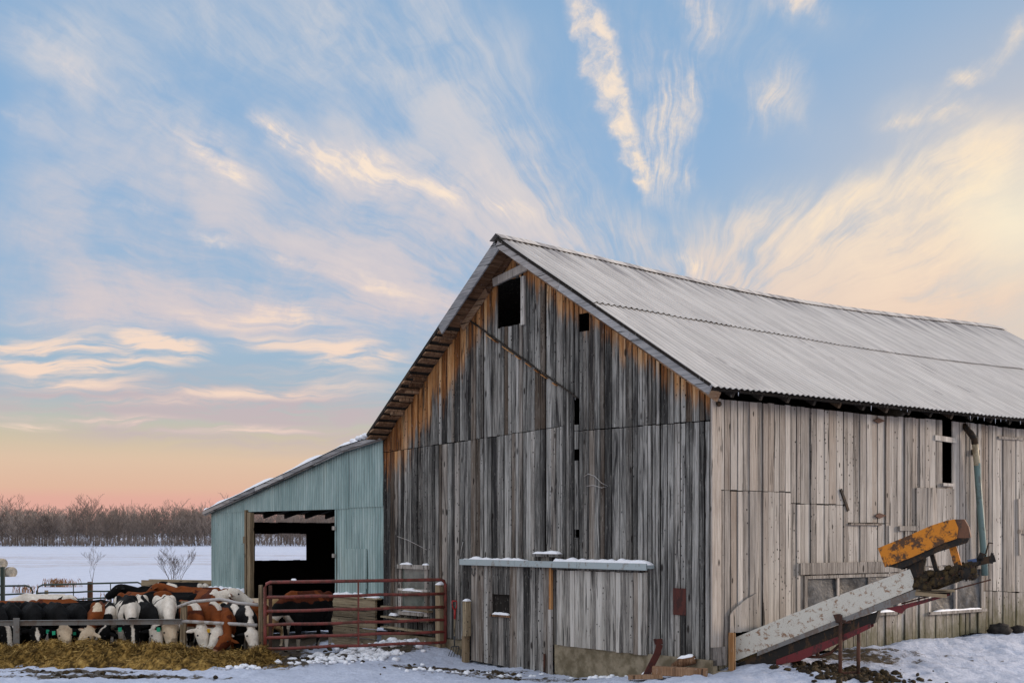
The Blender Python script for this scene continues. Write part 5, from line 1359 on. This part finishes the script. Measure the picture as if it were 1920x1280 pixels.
post('fence_post', 5, 32.0, 1062, 1150, .09, .09, M_green, 'tall dark post at the left edge of the photo')
B0, B1 = at(266, 1100, 34.0), at(405, 1100, 33.0)
fb = empty('feed_bunk', ((B0.x+B1.x)/2, 33.5, gz(B0.x, 33.5)), 0, 'wooden plank feed bunk between the green gate and the shed', 'feed bunk')
lo = Vector(fb.location)
for dy in (0, .7):
    o = MB()
    for i in range(6):
        z = .12+i*.22; o.beam(Vector((B0.x, 34+dy, lo.z+z))-lo, Vector((B1.x, 33+dy, lo.z+z))-lo, .05, .20, (0, 0, 1))
    o.build('plank_side', M_plank, fb)
o = MB(); p = Vector((B0.x, 34.35, lo.z+.55))-lo; o.box((p.x-.03, p.y-.4, -.1), (p.x+.03, p.y+.4, 1.02)); o.build('end_board', M_plank, fb)

# bare trees
def branches(mb, p, d, L, r, depth, sides=4, spread=.55, nseg=3, min_r=.004, upw=.12, ratio=.68):
    pts, rad = [p.copy()], [r]
    for i in range(nseg):
        d = (d+Vector((random.gauss(0, .10), random.gauss(0, .10), random.gauss(0, .06)+upw*.3))).normalized()
        p = p+d*(L/nseg); pts.append(p.copy()); rad.append(max(min_r, r*(1-.45*(i+1)/nseg)))
    mb.tube(pts, rad, sides, None, False, False)
    if depth == 0: return
    for i in range(random.choice((2, 3, 3)) if depth > 1 else 3):
        k = random.uniform(.35, 1.0) if i else 1.0
        j = min(nseg-1, int(k*nseg)); q = pts[j].lerp(pts[j+1], k*nseg-j) if j < nseg else pts[-1]
        a = random.uniform(0, 2*pi); side = Vector((cos(a), sin(a), random.uniform(-.1, .5)))
        nd = (d*(1-spread)+side*spread+Vector((0, 0, upw))).normalized()
        branches(mb, q, nd, L*random.uniform(ratio-.12, ratio+.1), max(min_r, rad[j]*.62), depth-1, max(3, sides-1), spread, nseg if depth > 2 else 2, min_r, upw, ratio)
def tree_proto(h, spread, depth, r0, min_r, clear=.25):
    t_ = MB(); c_ = MB()
    top_ = Vector((random.uniform(-.3, .3), 0, h*.62)); tp = [Vector((0, 0, -.3)), Vector((.02*h*random.uniform(-1, 1), 0, h*.3)), top_]
    t_.tube(tp, [r0, r0*.75, r0*.35], 6)
    n = random.randint(9, 13)
    for i in range(n):
        k = clear+(1-clear)*(i/(n-1)); q = tp[1].lerp(tp[2], max(0, (k-.5)*2)) if k > .5 else tp[0].lerp(tp[1], k*2)
        a = i*2.4+random.uniform(-.4, .4); up = .35+.8*k
        d = Vector((cos(a)*spread, sin(a)*spread, up)).normalized()
        branches(c_, q, d, h*(.36-.12*k)*random.uniform(.8, 1.2), r0*.42, depth, 3, .5, 2, min_r, .14, .66)
    return t_, c_
PROTOS = []
for i in range(7):
    h = random.uniform(10.5, 14.5); tm, cm = tree_proto(h, random.uniform(.7, 1.1), 3, .17, .028, random.uniform(.15, .35))
    PROTOS.append((tm.build('trunk', M_trunk).data, cm.build('crown', M_twig).data))
for o in [o for o in COL.objects if o.name.split('.')[0] in ('trunk', 'crown') and o.parent is None]: bpy.data.objects.remove(o)
for i in range(150):
    px = -150+i*(900/150)+random.uniform(-3, 3); Y = 402+random.uniform(-6, 34)*(1 if i % 3 else .25)
    X = atx(px, Y); s_ = random.choice((random.uniform(.55, .8), random.uniform(.75, 1.0), random.uniform(.85, 1.15)))
    if i % 9 == 0: s_ *= .7
    tr = empty('bare_tree', (X, Y, gz(X, Y)-.1), random.uniform(0, 6.28), 'leafless grey brown tree in the woods along the far edge of the field', 'tree', 'bare trees along the far field edge')
    tr.scale = (s_*random.uniform(.85, 1.15),)*2+(s_,)
    pm = PROTOS[random.randrange(7)]
    for nm, me in zip(('trunk', 'crown'), pm):
        o = bpy.data.objects.new(nm, me); COL.objects.link(o); o.parent = tr
# the wood behind them reads as one mass
wm = MB()
small = []
for k in range(4):
    b_ = MB(); tm, cm = tree_proto(12.5, .8, 2, .18, .05, .12); b_.v = tm.v+cm.v; b_.f = tm.f+[tuple(q+len(tm.v) for q in f) for f in cm.f]; small.append(b_)
for i in range(620):
    px = random.uniform(-320, 900); Y = random.uniform(425, 520); X = atx(px, Y); b_ = small[i % 4]; s_ = random.uniform(.62, 1.05)*(1+.16*mnoise.noise(Vector((X*.02, 0, 4)))); a = random.uniform(0, 6.28); z = gz(X, Y)
    wm.add([(X+s_*(v[0]*cos(a)-v[1]*sin(a)), Y+s_*(v[0]*sin(a)+v[1]*cos(a)), z+s_*v[2]) for v in b_.v], b_.f, (.5, .5, .5))
tag(wm.build('far_woods', M_twig), 'dense leafless woods behind the tree line on the far side of the field', 'woods', None, 'stuff')
br = MB()
for i in range(900):
    px = random.uniform(-300, 860); Y = random.uniform(396, 420); X = atx(px, Y); z = gz(X, Y); h = random.uniform(.6, 3.2)
    for k in range(7):
        a = random.uniform(0, 6.28); e = random.uniform(.1, .5)*h; br.tube([(X, Y, z-.1), (X+cos(a)*e*.4, Y+sin(a)*e*.4, z+h*.5), (X+cos(a)*e, Y+sin(a)*e, z+h*random.uniform(.7, 1))], [.05, .04, .02], 3, None, False, False)
tag(br.build('undergrowth', M_twig), 'brown brush along the foot of the far woods', 'undergrowth', None, 'stuff')
# saplings in the field
def sapling(label, px, Y, h, stems, spread):
    X = atx(px, Y); t_ = empty('bare_sapling', (X, Y, gz(X, Y)-.05), 0, label, 'tree')
    tm, cm = MB(), MB()
    for i in range(stems):
        a = i*2*pi/max(1, stems)+random.uniform(-.4, .4); d = Vector((cos(a)*spread, sin(a)*spread*.6, 1)).normalized()
        top_ = d*h*.45; tm.tube([Vector((0, 0, 0)), d*h*.22, top_], [.034, .028, .020], 5, None, False)
        branches(cm, d*h*.2, (d+Vector((random.uniform(-.4, .4), 0, .4))).normalized(), h*.4, .018, 4, 3, .5, 3, .005, .2, .72)
        branches(cm, top_, d, h*.42, .02, 4, 3, .5, 3, .005, .2, .70)
    tm.build('trunk', M_twig2, t_); cm.build('crown', M_twig2, t_)
sapling('thin leafless sapling in the snowy field left of the shed, behind the green gate', 171, 92, 2.2, 1, .15)
sapling('many stemmed leafless small tree in the snowy field beside the shed', 328, 76, 1.95, 4, .38)
def weeds(label, px, Y, w, h, n):
    X = atx(px, Y); mb = MB()
    for i in range(n):
        x = random.gauss(0, w); y = random.gauss(0, w*.5); a = random.uniform(0, 6.28); hh = h*random.uniform(.4, 1.1); e = hh*random.uniform(.1, .6)
        mb.tube([(x, y, -.1), (x+cos(a)*e*.4, y+sin(a)*e*.4, hh*.6), (x+cos(a)*e, y+sin(a)*e, hh)], [.022, .018, .01], 3, None, False, False)
        for k in range(2):
            a2 = random.uniform(0, 6.28); mb.tube([(x+cos(a)*e*.4, y+sin(a)*e*.4, hh*.6), (x+cos(a)*e*.4+cos(a2)*.15*h, y+sin(a)*e*.4+sin(a2)*.15*h, hh*.9)], [.014, .008], 3, None, False, False)
    o = mb.build('dry_bush', M_weed, None, 0, (X, Y, gz(X, Y))); tag(o, label, 'bush')
weeds('wide clump of reddish dry weeds behind the green gate', 112, 97, .62, .62, 130)
weeds('small tuft of dry weeds left of the wide reddish clump', 44, 80, .35, .5, 40)
weeds('low reddish weeds behind the long green gate, near the brown post', 222, 62, .4, .45, 60)
weeds('dry weed tuft at the foot of the post behind the gate', 145, 58, .25, .4, 40)
for px, py, lab in ((2, 1056, 'round hay bale on top of the others at the left edge'), (20, 1072, 'round hay bale lying beside the stack at the left edge'), (3, 1074, 'round hay bale at the bottom of the stack at the left edge')):
    Y = 150; X = atx(px, Y); z = CZ-(py-HZ)/F*Y
    mb = MB(); mb.tube([(-.55, .1, 0), (-.53, .1, 0), (.53, -.1, 0), (.55, -.1, 0)], [.56, .60, .60, .56], 20); o = mb.build('hay_bale', M_bale, None, 0, (X, Y, z)); o.rotation_euler = (0, 0, radians(-40)); tag(o, lab, 'hay bale', 'round hay bales at the field edge')
